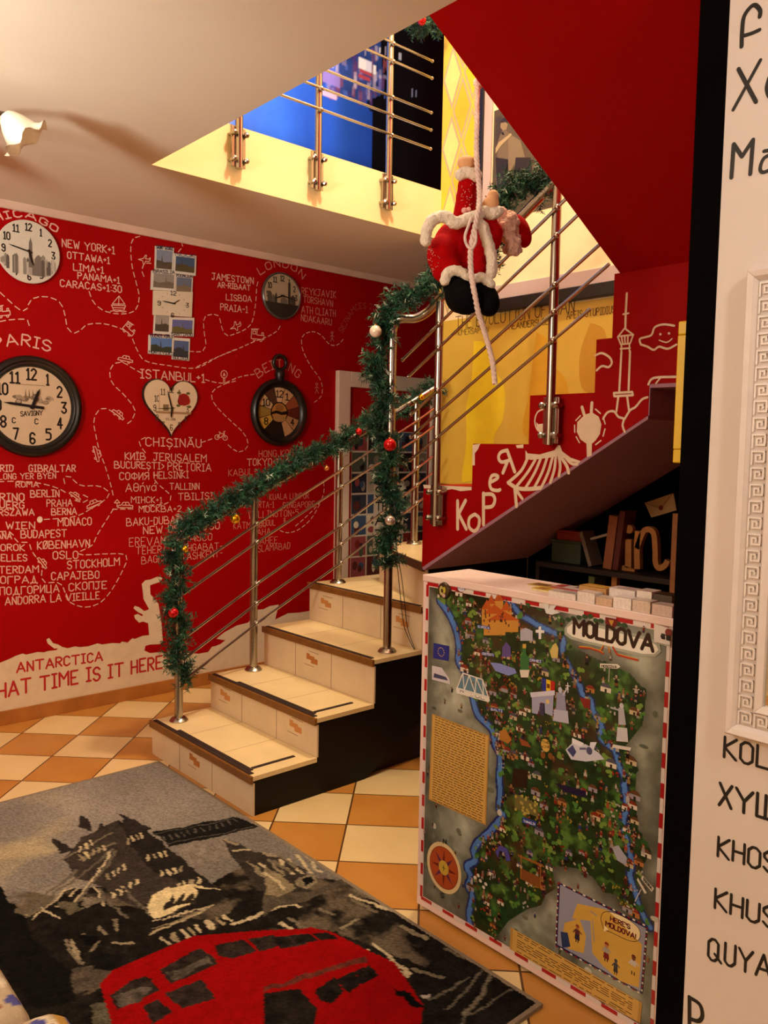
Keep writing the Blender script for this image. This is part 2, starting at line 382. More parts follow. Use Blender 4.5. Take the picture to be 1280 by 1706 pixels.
struct(MB().box((1.8, -1.7, 0), (1.9, YW, ZC)).build('wall_room_right', CREAM))
struct(MB().box((XL, -1.7, 0), (1.8, -1.6, ZC)).build('wall_room_front', CREAM))
bb = MB(); bb.box((XL, -1.6, 0), (XL+.012, 3.25, .072)); struct(bb.build('baseboard_left', mat('baseboard_tile', '#a8672a', .4, var=.15, scale=9)))
struct(MB().prism([(XL, ZC), (XL, ZC-.03), (XL+.012, ZC-.03), (XL+.045, ZC)], 1, -1.6, 5.0).build('trim_3', mat('cove_paint', '#dcc0ae', .6)))
# black wall below the upper flight
WU = MB().prism([(XS1+.01, 0), (-.90, 0), (-.90, 1.52), (-1.49, 1.52), (XS1+.01, .875)], 1, YF-.012, YF).build('wall_under_stairs', BLACK); struct(WU)

# ---------------------------------------------------------------- staircase
st = thing('staircase', 'cream tiled staircase turning up to the right with black stringer and plum underside', 'staircase', (-2.9, 2.3, 0))
TZ = [.157, .318, .508, .702]; YN = [1.650, 1.951, 2.252, 2.531]
prof = [(1.668, 0)]; 
for k in range(4): prof += [(YN[k]+.016, TZ[k]-.018)] + ([(YN[k+1]+.016, TZ[k]-.018)] if k < 3 else [])
prof += [(YF-.002, TZ[3]-.018), (YF-.002, .30), (2.75, .30), (2.22, 0)]
MB().prism(prof, 0, XS0+.004, XS1).build('stringer', mat('black_stringer_paint', '#0c0806', .5, spec=.25, var=.25, scale=10), st)
MB().prism([(2.10, 0), (2.72, .29), (YF-.005, .29), (YF-.005, 0)], 0, XS0+.05, XS1-.035).build('understair_panel', mat('dark_panel', '#22100c', .7), st)
logo = ('b5702e', 'c98a4a')
for k in range(4):
    z0 = TZ[k-1] if k else 0.0
    r = MB().box((XS0, YN[k]+.010, z0+.0005), (XS1+.002, YN[k]+.018, TZ[k]-.028)).build('riser', RTILE, st)
    pm = Paint(1, YN[k]+.010, -1, .0004); W = (XS1-XS0)
    for q in ((.31, .64), (.33, .66), (.32, .65), (.33, .67))[k]: pm.poly([(XS0+W*q-.0015, z0), (XS0+W*q+.0015, z0), (XS0+W*q+.0015, TZ[k]-.028), (XS0+W*q-.0015, TZ[k]-.028)], '#6b4a28', 1)
    for q in ((.47,), (.16, .83), (.48,), (.17, .85))[k]:
        cx = XS0+W*q; cz = z0+(TZ[k]-z0)*.56
        pm.poly([(cx-.045, cz), (cx-.045, cz+.02), (cx-.02, cz+.02), (cx-.02, cz+.012), (cx+.015, cz+.012), (cx+.015, cz+.003), (cx+.04, cz+.003), (cx+.04, cz-.022), (cx-.01, cz-.022), (cx-.01, cz-.008), (cx-.045, cz-.008)], logo[k % 2], 2)
        pm.stroke([(cx-.03, cz+.032), (cx+.05, cz+.03)], .0022, '#8d5a28', 2, False); pm.stroke([(cx-.06, cz-.034), (cx+.015, cz-.036)], .0022, '#8d5a28', 2, False)
    pm.build('riser_motif', PAINT, r)
    y2 = YN[k+1]+.010 if k < 3 else YF-.003
    t = MB().box((XS0, YN[k]+.006, TZ[k]-.018), (XS1+.004, y2, TZ[k])).build('tread', TILE, st)
    pj = Paint(2, TZ[k], 1, .0004)
    for q in (.33, .66): pj.poly([(XS0+W*q-.0012, YN[k]+.05), (XS0+W*q+.0012, YN[k]+.05), (XS0+W*q+.0012, y2), (XS0+W*q-.0012, y2)], '#8a6a3c', 1)
    pj.build('tile_joint', PAINT, t)
    MB().box((XS0-.004, YN[k]-.004, TZ[k]-.028), (XS1+.006, YN[k]+.008, TZ[k]+.002)).build('nosing', BROWN, st, bevel=.002)
    MB().box((XS0+.01, YN[k]+.009, TZ[k]), (XS1-.02, YN[k]+.028, TZ[k]+.003)).build('grip_strip', STRIP, st)
    if k in (0, 1): 
        MB().box((XS0+.20, YN[k]+.030, TZ[k]), (XS1-.05, YN[k]+.045, TZ[k]+.003)).build('grip_strip', STRIP, st)
        MB().box((XS1-.075, YN[k]+.05, TZ[k]), (XS1-.06, YN[k]+.25, TZ[k]+.003)).build('grip_strip', STRIP, st)
# winder step
Z5 = .895
A5 = np.array([XS1, 2.565]); B5 = np.array([-3.25, 2.885]); d5 = (B5-A5)/np.linalg.norm(B5-A5); n5 = np.array([d5[1], -d5[0]]) ; n5 = -n5 if n5[1] > 0 else n5
MB().prism([tuple(A5), tuple(B5), (-3.25, YF-.004), (XS1, YF-.004)], 2, .702, Z5-.016).build('riser', RTILE, st)
MB().prism([tuple(A5+n5*.012), tuple(B5+n5*.012), (-3.25, YF-.004), (XS1, YF-.004)], 2, Z5-.016, Z5).build('tread', TILE, st)
c5 = (A5+B5)/2; hl = np.linalg.norm(B5-A5)/2
MB().obox((c5[0]+n5[0]*.014, c5[1]+n5[1]*.014, Z5-.018), (d5[0]*hl, d5[1]*hl, 0), (n5[0]*.006, n5[1]*.006, 0), (0, 0, .018)).build('nosing', mat('dark_edging', '#4a2c14', .5), st)
MB().box((XS1+.0005, 2.575, .684), (XS1+.006, YF-.013, Z5+.001)).build('stringer', MATS['black_stringer_paint'], st)
# upper flight: red face with stepped top, plum underside, then the flight that comes back overhead
kp = [(XS1, .881), (XS1, 1.245), (-2.287, 1.25), (-2.287, 1.427), (-2.0, 1.427), (-2.0, 1.613), (-1.711, 1.613), (-1.711, 1.80), (-1.647, 1.80), (-1.647, 2.02), (-.90, 2.02), (-.90, 1.633), (-1.496, 1.633), (-1.496, 1.528)]
MB().prism(kp, 1, YK, YF-.013).build('upper_flight', RED, st)
so = MB(); so.prism([(XS1, .880), (-1.496, 1.527), (-1.496, 1.515), (XS1+.01, .869)], 1, YK+.001, YF-.013)
so.box((-1.4955, YK+.001, 1.527), (-1.492, YF-.013, 1.632)); so.box((-1.492, YK+.001, 1.620), (-.90, YF-.013, 1.6325))
so.build('underside', PURPLE, st)
fl = [(YK, 2.02), (1.587, ZC), (1.11, ZU), (1.05, 3.1), (1.35, 3.1), (YK, 2.40)]
MB().prism([(YK, 2.019), (1.587, ZC), (1.587, ZC+.20), (YK, 2.22)], 0, -1.625, -.90).build('overhead_flight', RED, st)
MB().box((-1.625, YK, 2.02), (-.90, YF-.013, 2.2)).build('landing', RED, st)
# painted ledges and white drawings on the red face
km = Paint(1, YK, -1, .0008); CW = '#ead6bd'
Zk = lambda L: [(700+x/2.783, 450+y/2.783) for x, y in L]
km.ppoly(Zk([(15,995),(240,1005),(240,1020),(190,1025),(150,1015),(110,1022),(60,1012),(20,1012)]), CW); km.ppoly(Zk([(245,810),(280,805),(270,830),(255,850),(255,905),(243,905)]), CW); km.ppoly(Zk([(445,812),(480,808),(480,825),(450,825)]), CW)
def ks(L, wd=.011, k=1): km.stroke(smoothline([km.uv(p) for p in Zk(L)], 4) if len(L) > 2 else [km.uv(p) for p in Zk(L)], wd, CW, k)
def kl(L, wd=.011): km.pstroke(Zk(L), wd, CW)
for L in ([(175,1070),(175,1200)], [(212,1068),(180,1130),(215,1200)], [(295,1035),(295,1180)]): kl(L, .016)
ks([(255,1132),(230,1150),(228,1190),(252,1210),(272,1190),(275,1150),(255,1132)], .015); ks([(295,1040),(335,1040),(348,1065),(335,1095),(298,1100)], .015)
ks([(325,985),(360,965),(358,952),(335,953),(324,985),(332,1015),(360,1022),(372,1018)], .014)
kl([(405,835),(440,935)], .015); ks([(405,835),(375,845),(365,870),(380,890),(420,880)], .014); kl([(405,890),(385,940)], .015)
km.ppoly(Zk([(490,835),(500,850),(555,855),(625,835),(640,812),(650,812),(660,840),(700,870),(745,885),(740,895),(690,885),(650,860),(600,870),(520,880),(490,875)]), CW)
ks([(500,870),(470,930),(410,985)], .013); ks([(410,985),(450,1010),(500,1015),(560,1010)], .016)
for a, b in (((535,880),(450,1000)),((560,875),(490,1010)),((590,870),(530,1010)),((615,868),(565,1005)),((630,865),(605,985)),((645,865),(645,955))): ks([a, ((a[0]+b[0])/2+6, (a[1]+b[1])/2), b], .012)
ks([(650,862),(680,905),(690,940)], .013); ks([(665,855),(700,895),(730,900)], .011)
kl([(440,1005),(448,1095)], .015); kl([(440,1010),(475,1060)], .013)
ks([(570,645),(545,660),(533,700),(545,740),(570,752),(598,735),(608,690),(598,655),(570,645)], .006)
km.ppoly(Zk([(606,685),(585,692),(570,712),(550,715),(540,705),(545,740),(570,752),(598,735)]), CW)
km.ppoly(Zk([(765,670),(800,660),(830,680),(842,715),(835,760),(815,790),(798,805),(797,860),(775,868),(773,805),(745,785),(728,750),(730,705)]), CW)
kl([(752,635),(762,670)], .012); kl([(798,615),(795,660)], .012)
km.dash(Zk([(745,675),(722,700),(718,750),(740,800),(770,815)]), .005, CW); km.dash(Zk([(815,645),(850,680),(860,730),(840,790),(805,815)]), .005, CW)
kl([(960,108),(955,200),(953,270)], .008); kl([(943,205),(968,200)], .006)
for L in ([(918,310),(950,270),(990,300),(975,340),(932,345),(918,310)], [(935,305),(940,340)], [(950,305),(952,342)], [(965,303),(964,340)], [(918,308),(990,300)], [(930,365),(975,362)], [(935,345),(935,375)], [(972,342),(972,375)]): kl(L, .006)
for L in ([(935,378),(925,560)], [(975,376),(968,555)], [(900,570),(985,565)], [(902,585),(988,580)], [(920,590),(912,655)], [(962,588),(970,650)]): kl(L, .008)
kl([(900,570),(902,585)], .008); kl([(985,565),(988,580)], .008)
ks([(850,690),(870,660),(900,655),(920,680),(945,690),(940,720),(950,750)], .008); ks([(950,690),(975,650),(1000,635),(1030,600),(1055,590)], .008)
ks([(1025,345),(1020,320),(1050,310),(1075,300),(1090,265),(1130,252),(1180,258)], .007); ks([(1025,345),(1055,355),(1085,370),(1110,355),(1150,365),(1190,345)], .007)
ks([(1110,325),(1145,335),(1170,318)], .004); kl([(1115,297),(1116,298)], .008); kl([(1155,293),(1156,294)], .008)
ks([(815,395),(845,385),(880,405),(890,430),(875,450),(845,445),(820,465)], .008)
ks([(1060,530),(1085,500),(1185,495)], .008); kl([(1095,525),(1115,500)], .006)
km.build('painted_skyline', PAINT, st)

# ---------------------------------------------------------------- railings
def flange(m, c, r=.042): m.lathe([(r, 0), (r, .004), (r*.75, .016), (r*.45, .020), (r*.42, .03)], c)
def post_part(root, x, y, z0, z1, r=.019, foot=True):
    p = MB().tube([(x, y, z0), (x, y, z1)], r, 20).build('post', STEEL, root, smooth=True)
    if foot:
        m = MB(); flange(m, (x, y, z0)); m.build('foot_plate', STEEL, p, smooth=True)
    return p
lr = thing('stair_railing', 'steel railing with five thin bars up the left side of the lower steps', 'railing', (-3.335, 1.75, TZ[0]))
P1, P2, P3, P4 = (-3.325, 1.75), (-3.340, 2.157), (-3.31, 2.651), (-3.15, 3.04)
post_part(lr, *P1, TZ[0], .985); post_part(lr, *P2, TZ[1], 1.16); post_part(lr, *P3, TZ[3], 1.38); post_part(lr, *P4, Z5, 1.66)
ZB = [.548, .645, .741, .942, 1.031]; ZB4 = [1.115, 1.211, 1.30, 1.459, 1.554]
bx = .026
for i in range(5):
    zz = lambda y: ZB[i] + .522*(y-2.15)
    m = MB().tube([(P1[0]+bx, 1.76, zz(1.76)), (P2[0]+bx, P2[1], zz(P2[1])), (P3[0]+bx, P3[1], zz(P3[1]))], .0065, 8)
    m.tube([(P3[0]+bx, P3[1], zz(P3[1])), (P4[0]+bx, P4[1]-.01, ZB4[i]), (-3.10, 3.13, ZB4[i]+.07)], .0065, 8)
    b = m.build('bar', STEEL, lr, smooth=True)
    for q in ([(x+bx, y, zz(y)) for x, y in (P2, P3)] + [(P4[0]+bx, P4[1]-.01, ZB4[i])]): MB().ball(q, .012, nu=10, nv=6).build('clamp', STEEL, b, smooth=True)
    MB().ball((-3.10, 3.13, ZB4[i]+.07), .009, nu=8, nv=6).build('end_cap', STEEL, b, smooth=True)
hz = lambda y: .99 + .47*(y-1.77)
MB().tube(smoothline([(-3.325, 1.73, .93), (-3.33, 1.75, .985), (-3.335, 1.80, hz(1.80)), (-3.335, 2.65, hz(2.65)), (P4[0], P4[1], 1.66), (-3.12, 3.2, 1.75)], 6), .021, 16).build('handrail', STEEL, lr, smooth=True)

rr = thing('stair_railing', 'steel railing rising in front of the red face painted with white landmarks', 'railing', (-2.644, 2.4, TZ[2]))
post_part(rr, -2.644, 2.400, TZ[2], 1.915)
def side_post(root, x, y, zb, zt, wall, axis):
    p = MB().tube([(x, y, zb), (x, y, zt)], .017, 20).build('post', STEEL, root, smooth=True)
    m = MB()
    for zz in (zb+.035, zb+.145):
        for s in (-1, 1):
            if axis == 1: m.tube([(x+s*.03, wall, zz), (x+s*.03, y-.012, zz)], .009, 10); m.ball((x+s*.03, y-.014, zz), .013, nu=10, nv=6)
            else: m.tube([(wall, y+s*.03, zz), (x+.012, y+s*.03, zz)], .009, 10); m.ball((x+.014, y+s*.03, zz), .013, nu=10, nv=6)
    if axis == 1: m.box((x-.035, y+.003, zb+.005), (x+.035, y+.011, zb+.175))
    else: m.box((x-.011, y-.035, zb+.005), (x-.003, y+.035, zb+.175))
    m.build('wall_bracket', STEEL, p, smooth=False, bevel=.001); return p
YR = YK-.035
side_post(rr, -2.46, YR, 1.075, 2.02, YK, 1); side_post(rr, -1.876, YR, 1.425, 2.36, YK, 1)
for i, z in enumerate([1.461, 1.562, 1.659, 1.834, 1.933]):
    f = lambda x: z + .608*(x+2.422); xa = [-2.60, -2.60, -2.60, -2.62, -2.66][i]; xb = [-1.70, -1.632, -1.632, -1.632, -1.632][i]
    b = MB().tube([(xa, YR-.022, f(xa)), (xb, YR-.022, f(xb))], .0065, 8).build('bar', STEEL, rr, smooth=True)
    for x in (-2.44, -1.856): MB().ball((x, YR-.022, f(x)), .012, nu=10, nv=6).build('clamp', STEEL, b, smooth=True)
    MB().ball((xa, YR-.022, f(xa)), .009, nu=8, nv=6).build('end_cap', STEEL, b, smooth=True)
hr = [(-2.644, 2.40, 1.90), (-2.640, 2.41, 1.945), (-2.61, 2.43, 1.955), (-2.575, 2.47, 1.958), (-2.53, YR, 1.985), (-2.46, YR, 2.03), (-2.2, YR, 2.03+.605*.26), (-1.9, YR, 2.03+.605*.56), (-1.66, YR, 2.03+.605*.80)]
MB().tube(smoothline(hr, 6), .019, 16).build('handrail', STEEL, rr, smooth=True)

ur = thing('balustrade', 'steel balustrade bolted to the cream edge of the upper floor', 'railing', (-3.21, 2.4, 2.62))
for y in (1.984, 2.416, 2.865): side_post(ur, -3.205, y, 2.615, 3.72, -3.2345, 0)
for z in (2.977, 3.073, 3.161, 3.335, 3.421):
    b = MB().tube([(-3.18, .9, z), (-3.18, 3.135, z)], .0065, 8).build('bar', STEEL, ur, smooth=True)
    for y in (1.984, 2.416, 2.865): MB().ball((-3.183, y, z), .012, nu=10, nv=6).build('clamp', STEEL, b, smooth=True)
    MB().ball((-3.18, 3.135, z), .009, nu=8, nv=6).build('end_cap', STEEL, b, smooth=True)
MB().tube([(-3.205, .9, 3.73), (-3.205, 3.14, 3.73)], .021, 16).build('handrail', STEEL, ur, smooth=True)
# ---------------------------------------------------------------- painted world map of time zones on the red wall
W1 = lambda L: [(x/3.2, 320+y/3.2) for x, y in L]
W2 = lambda L: [(x/3.2, 740+y/3.2) for x, y in L]
W3 = lambda L: [(330+x/3.2, 400+y/3.2) for x, y in L]
W4 = lambda L: [(230+x/2.56, 840+y/2.56) for x, y in L]
CR = '#dba896'; CR2 = '#c9806f'; ICE = '#dbc4a8'
an = Paint(0, XL, 1, .0006)
edge = W2([(-420,1290),(-300,1255),(-150,1200),(0,1165),(50,1145),(85,1128),(120,1116),(140,1122),(200,1108),(235,1110),(255,1103),(300,1098),(310,1088),(290,1090),(270,1075),(252,1060),(248,1040),(262,1033),(282,1060),(310,1068),(330,1080),(360,1088),(400,1078),(425,1082),(470,1078),(520,1062),(545,1068),(600,1060),(640,1062),(650,1052),(680,1058),(705,1035),(720,1038),(760,1022),(795,1018),(790,955),(762,945),(742,952),(720,930),(715,912),(735,905),(758,918),(762,908),(735,895),(712,875),(718,862),(740,868),(770,890),(795,880),(765,825),(762,790),(756,745),(775,725),(800,722),(840,706),(870,712),(850,735),(800,752),(802,800),(845,852),(862,960),(868,1050),(850,1066),(800,1068),(775,1075),(770,1100),(800,1114),(860,1108),(900,1122),(960,1112),(1060,1117),(1110,1108),(1130,1080),(1150,1076),(1175,1066),(1202,1045),(1180,1042)]) + W4([(335,574),(350,560),(370,545),(420,518),(470,505),(510,450),(535,448),(560,435),(600,428),(585,492),(640,465),(690,462),(733,455)])
# red paint comes down to the ice line: the ice is white paint, laid over the lower wall as one patch
pts = [tuple(an.uv(p)) for p in edge]; pts = [(pts[0][0], .072)] + pts + [(3.30, pts[-1][1]), (3.30, .072)]
an.poly(pts, ICE, 1); an.layer = 2
def Tt(t, W, a, b, h, wd=.0062, col=CR, cv=None): 
    A, B = W([a, b]); (cv or tx).text(t, A, B, h/(2.56 if W is W4 else 3.2), wd*.85, col)
RT = '#b5141a'
Tt('ANTARCTICA', W2, (90,1216), (545,1152), 50, .0105, RT, an); Tt('WHAT TIME IS IT HERE?', W2, (-78,1366), (905,1186), 76, .0125, RT, an)
an.build('painted_ice_shelf', PAINT, WL)
tx = Paint(0, XL, 1, .0006)
A_ = lambda t, W, P, h, wd=.006, col=CR: tx.arc(t, W(P), h/3.2, wd, col)
A_('CHICAGO', W1, [(-70,190),(-20,160),(20,146),(80,134),(140,136),(190,154),(240,180),(300,215)], 36, .007)
Tt('NEW YORK+1', W1, (332,290), (612,330), 40); Tt('OTTAWA+1', W1, (360,352), (585,383), 35); Tt('LIMA+1', W1, (392,416), (553,433), 35); Tt('PANAMA+1', W1, (415,462), (638,488), 34); Tt('CARACAS+1:30', W1, (322,503), (648,537), 36)
A_('PARIS', W1, [(-22,838),(50,820),(110,815),(180,828),(265,850)], 58, .0075)
Tt('ISTANBUL+1', W1, (750,990), (1092,1014), 46, .0075); Tt('CHI\u0218IN\u0102U', W1, (778,1352), (1072,1362), 44, .007)
Tt('\u041a\u0418\u0407\u0412', W2, (667,82), (775,82), 36, .006); Tt('JERUSALEM', W2, (820,88), (1100,94), 40, .006); Tt('BUCURE\u0218TI>', W2, (610,126), (875,134), 36, .006); Tt('PRETORIA', W2, (895,138), (1125,144), 40, .006)
Tt('\u0421\u041e\u0424\u0418\u042f', W2, (638,188), (793,188), 38, .006); Tt('HELSINKI', W2, (822,182), (1005,180), 36, .0055); Tt('\u0391\u03b8\u03ae\u03bd\u03ac', W2, (670,252), (832,246), 42, .0055); Tt('TALLINN', W2, (905,243), (1062,240), 34, .0055)
Tt('TBILISI', W2, (950,298), (1135,292), 36, .0055); Tt('\u041c\u0406\u041d\u0421\u041a+1', W2, (700,312), (865,314), 32, .005); Tt('\u041c\u041e\u0421\u041a\u0412\u0410+2', W2, (742,362), (965,360), 32, .0055)
Tt('BAKU-DUBAI+2', W2, (675,438), (1000,416), 40, .0055); Tt('NEW DELHI+3:30', W2, (765,480), (1170,452), 38, .006); Tt('EREVAN', W2, (690,545), (880,535), 44, .0035); Tt('DAMASCO', W2, (905,524), (1130,512), 38, .0035)
Tt('TEHERAN ASHGABAT-', W2, (725,588), (1185,560), 38, .0035); Tt('BAGHDAD TASHKENT-', W2, (755,638), (1185,598), 38, .0035)
Tt('MADRID', W2, (-95,147), (70,145), 34); Tt('GIBRALTAR', W2, (155,147), (402,145), 36); Tt('LONG YER BYEN', W2, (-5,188), (297,182), 30, .005); Tt('ROMA', W2, (85,230), (205,228), 28, .0055); Tt('TORINO', W2, (-85,303), (128,302), 40, .007)
Tt('BERLIN', W2, (163,283), (315,280), 36); Tt('BUERG', W2, (-45,341), (128,341), 34, .0065); Tt('PRAHA', W2, (250,332), (385,330), 36, .0055); Tt('WARSZAWA', W2, (-80,380), (182,380), 34); Tt('BERNA', W2, (275,377), (408,375), 34)
Tt('WIEN', W2, (33,452), (185,450), 36); Tt('MONACO', W2, (310,436), (487,430), 40); Tt('TIRANA', W2, (-95,504), (62,504), 34); Tt('BUDAPEST', W2, (112,502), (355,493), 40); Tt('POROK', W2, (-30,568), (130,568), 34, .006); Tt('K\u00d8BENHAVN', W2, (200,560), (478,546), 40)
Tt('BRUSELLES', W2, (-120,626), (143,622), 36); Tt('OSLO', W2, (283,613), (415,608), 40); Tt('AMSTERDAM', W2, (-125,690), (205,684), 38); Tt('STOCKHOLM', W2, (360,665), (637,645), 42); Tt('\u0411\u0415\u041e\u0413\u0420\u0410\u0414', W2, (-75,746), (198,738), 38); Tt('\u0421\u0410\u0420\u0410\u0408\u0415\u0412\u041e', W2, (275,725), (528,715), 40)
Tt('\u041f\u041e\u0414\u0413\u041e\u0420\u0418\u0427\u0410'.replace('\u0427','\u0426'), W2, (0,804), (315,786), 40); Tt('\u0421\u041a\u041e\u041f\u0408\u0415', W2, (368,782), (568,768), 40); Tt('ANDORRA LA VIEILLE', W2, (28,857), (530,824), 40)
A_('LONDON', W3, [(332,186),(380,156),(430,142),(485,153),(528,176),(556,208)], 38, .006, CR2)
Tt('JAMESTOWN', W3, (75,208), (295,234), 34, .006); Tt('AR-RIBAAT', W3, (105,252), (278,268), 28, .006); Tt('LISBOA', W3, (150,320), (285,330), 32, .0055); Tt('PRAIA-1', W3, (120,373), (265,388), 34, .0055)
Tt('REYKJAVIK', W3, (552,290), (735,308), 36, .005, CR2); Tt('TORSHAVN', W3, (560,330), (718,355), 34, .005, CR2); Tt('ATH CLIATH', W3, (552,388), (733,408), 36, .005, CR2); Tt('NDAKAARU', W3, (550,430), (712,455), 34, .005, CR2)
A_('BEIJING', W3, [(322,736),(370,702),(420,684),(460,688),(500,708),(530,738)], 46, .006, CR2); A_('SEJNAMCES 2017', W3, [(770,495),(800,440),(830,390),(870,365),(930,372),(975,400)], 30, .004, '#a8483c')
tx.text('\u0418\u0410', W3([(1160,560)])[0], W3([(1245,560)])[0], 22, .006, '#8a1c18')
Tt('HONG KONG', W3, (325,1156), (530,1150), 34, .005, CR2); Tt('TOKYO+1', W3, (262,1203), (430,1198), 36, .006, CR); Tt('KABUL+', W3, (163,1258), (310,1250), 34, .004, CR2); Tt('KUALA LUMPUR', W3, (382,1384), (590,1376), 30, .0045, CR2); Tt('JAKARTA-1', W3, (245,1428), (405,1425), 32, .0045, CR2); Tt('SINGAPORE', W3, (452,1428), (622,1422), 30, .0045, CR2); Tt('WELLINGTON+5', W3, (270,1484), (535,1470), 36, .0045, CR2)
Tt('KATMANDU', W4, (408,106), (545,98), 28, .004, CR2); Tt('SEOUL', W4, (520,92), (585,90), 24, .004, CR2); Tt('AHA', W4, (508,134), (565,128), 26, .004, CR2); Tt('AHEE', W4, (520,172), (595,166), 28, .004, CR2); Tt('ISLAMABAD', W4, (500,205), (648,190), 28, .004, CR2)
tx.build('painted_city_names', PAINT, WL)
rt = Paint(0, XL, 1, .0007); DC = '#e0b09c'
for W, P in ((W1, [(0,535),(60,590),(100,625),(140,630),(155,590),(190,562),(260,560),(320,590),(345,650),(360,725),(395,752),(430,735),(470,705),(560,703),(660,735),(700,770),(730,840),(775,900),(900,925),(1045,938),(1160,880),(1276,830)]),
  (W3, [(-6,676),(100,625),(200,585),(290,545),(380,510),(430,475),(445,425)]), (W1, [(0,690),(60,680),(140,680),(155,715),(120,735)]),
  (W1, [(475,530),(500,590),(560,635),(650,650),(720,630),(742,560),(725,480),(705,400),(697,300),(712,248),(770,232)]), (W1, [(890,245),(960,262),(975,285),(950,320)]), (W1, [(805,380),(765,385),(760,440),(795,470)]),
  (W1, [(1010,848),(1075,850),(1098,810),(1090,760),(1085,690),(1100,660),(1140,652),(1168,665),(1185,730),(1210,765),(1255,755),(1310,730),(1345,690),(1362,600),(1370,500),(1386,450)]),
  (W1, [(755,965),(700,935),(660,910),(610,915),(585,960),(600,1020),(660,1080),(715,1150),(715,1190),(690,1230),(655,1235)]), (W1, [(640,1200),(570,1155),(525,1165),(500,1220),(510,1290),(530,1380),(560,1460),(590,1560),(605,1625)]),
  (W1, [(1095,1000),(1150,1015),(1210,1018),(1280,1000)]), (W1, [(1210,1018),(1140,1055),(1130,1100),(1160,1150),(1230,1220),(1290,1275),(1320,1325),(1315,1365),(1275,1385),(1235,1365),(1200,1330)]), (W3, [(150,760),(220,730),(300,715)]), (W1, [(1075,1335),(1140,1312)]),
  (W1, [(775,1308),(742,1330),(760,1370),(800,1418)]), (W2, [(820,150),(830,200),(900,262),(912,290),(880,320),(800,325),(730,340)]), (W2, [(-10,200),(100,198),(220,210),(320,240),(380,280)]),
  (W2, [(345,210),(340,180),(370,170),(400,200),(440,222),(520,222),(570,245),(580,275),(540,310),(490,340),(430,375),(360,392),(225,402)]), (W2, [(400,300),(450,310),(470,285),(430,265)]),
  (W2, [(605,345),(570,400),(520,480),(490,540),(430,570),(430,590),(560,585),(650,585),(677,605),(660,660),(600,770),(540,840),(470,868),(410,860),(360,830),(340,770),(310,738),(240,737),(222,705),(225,660)]), (W2, [(0,466),(60,470),(90,520),(150,525),(170,570),(205,620)]), (W2, [(600,347),(730,345)]),
  (W3, [(620,865),(660,825),(655,750),(600,670),(560,590),(552,530),(570,500),(615,488),(660,510),(700,555),(745,558),(785,515)]), (W3, [(670,1290),(670,1350),(640,1410),(560,1490),(500,1540)]), (W4, [(775,0),(740,60),(690,105),(640,122),(600,110)])):
    rt.dash(W(P), .0048, DC)
rt.pstroke(W3([(972,205),(970,260),(1000,285),(985,310),(940,345)]), .004, '#8a2a22')
def icon(W, c, s, rot, L, wd=.0042, col=DC):
    for q in L:
        rt.pstroke(W([(c[0]+s*(x*cos(rot)-y*sin(rot)), c[1]+s*(x*sin(rot)+y*cos(rot))) for x, y in q]), wd, col)
CARI = [[(-1,.2),(-.9,-.1),(-.5,-.15),(-.3,-.5),(.4,-.5),(.6,-.12),(1,-.05),(1,.2),(-1,.2)], [(-.35,-.12),(.5,-.12)], [(.05,-.5),(.05,-.12)], [(-.6,.2),(-.5,.4),(-.35,.4),(-.25,.2)], [(.35,.2),(.45,.4),(.6,.4),(.7,.2)]]
PLANE = [[(-1,.1),(-.2,-.2),(.1,-.9),(.3,-.85),(.2,-.25),(.8,-.3),(1,-.6),(1.05,-.1),(.9,.1),(.3,.15),(.2,.7),(0,.7),(-.2,.2),(-1,.1)]]
BOAT = [[(-.9,.1),(.9,.1),(.7,.7),(-.6,.7),(-.9,.1)], [(0,.1),(0,-1.1),(-.8,-.05)], [(0,-1.1),(.8,-.1),(-.8,-.05)], [(-.7,.4),(.75,.4)], [(-1,.9),(-.6,.8),(-.2,.92),(.2,.8),(.6,.92),(1,.8)]]
TRAIN = [[(-1,.5),(-1,-.8),(-.2,-.9),(-.2,-.1),(.9,-.1),(.9,.5),(-1,.5)], [(-.8,-.2),(-.8,-.6),(-.4,-.65),(-.4,-.2),(-.8,-.2)], [(.5,-.1),(.5,-.5),(.75,-.5),(.75,-.1)], [(-.7,.5),(-.6,.8),(-.4,.8),(-.3,.5)], [(.3,.5),(.4,.8),(.6,.8),(.7,.5)], [(-1.1,-.9),(0,-1)]]
BIKE = [[(-.6+.35*cos(t), .3+.35*sin(t)) for t in np.linspace(0, 2*pi, 10)], [(.6+.35*cos(t), .3+.35*sin(t)) for t in np.linspace(0, 2*pi, 10)], [(-.6,.3),(-.2,-.3),(.4,-.3),(0,.3),(-.6,.3)], [(.6,.3),(.3,-.6),(.5,-.7)], [(-.2,-.3),(-.25,-.5),(-.4,-.5)]]
MAN = [[(.2*cos(t), -.75+.2*sin(t)) for t in np.linspace(0, 2*pi, 8)], [(0,-.55),(0,.2),(-.3,.9)], [(0,.2),(.3,.9)], [(-.35,0),(0,-.3),(.35,0)]]
SIGN = [[(.5*cos(t), -.4+.6*sin(t)) for t in np.linspace(0, 2*pi, 12)], [(-.1,-.1),(0,-.6),(.15,-.2),(-.15,-.3)], [(-.1,.2),(-.1,1)], [(.1,.2),(.1,1)]]
icon(W1, (20,640), 36, -.1, TRAIN); icon(W1, (632,600), 42, .05, BOAT); icon(W1, (690,735), 34, .7, TRAIN); icon(W1, (768,362), 30, .2, PLANE); icon(W1, (668,893), 40, .2, CARI); icon(W1, (630,1185), 38, .7, CARI); icon(W1, (515,1395), 42, 1.3, CARI); icon(W1, (1180,1298), 36, .1, BIKE); icon(W1, (1195,985), 34, 0, SIGN)
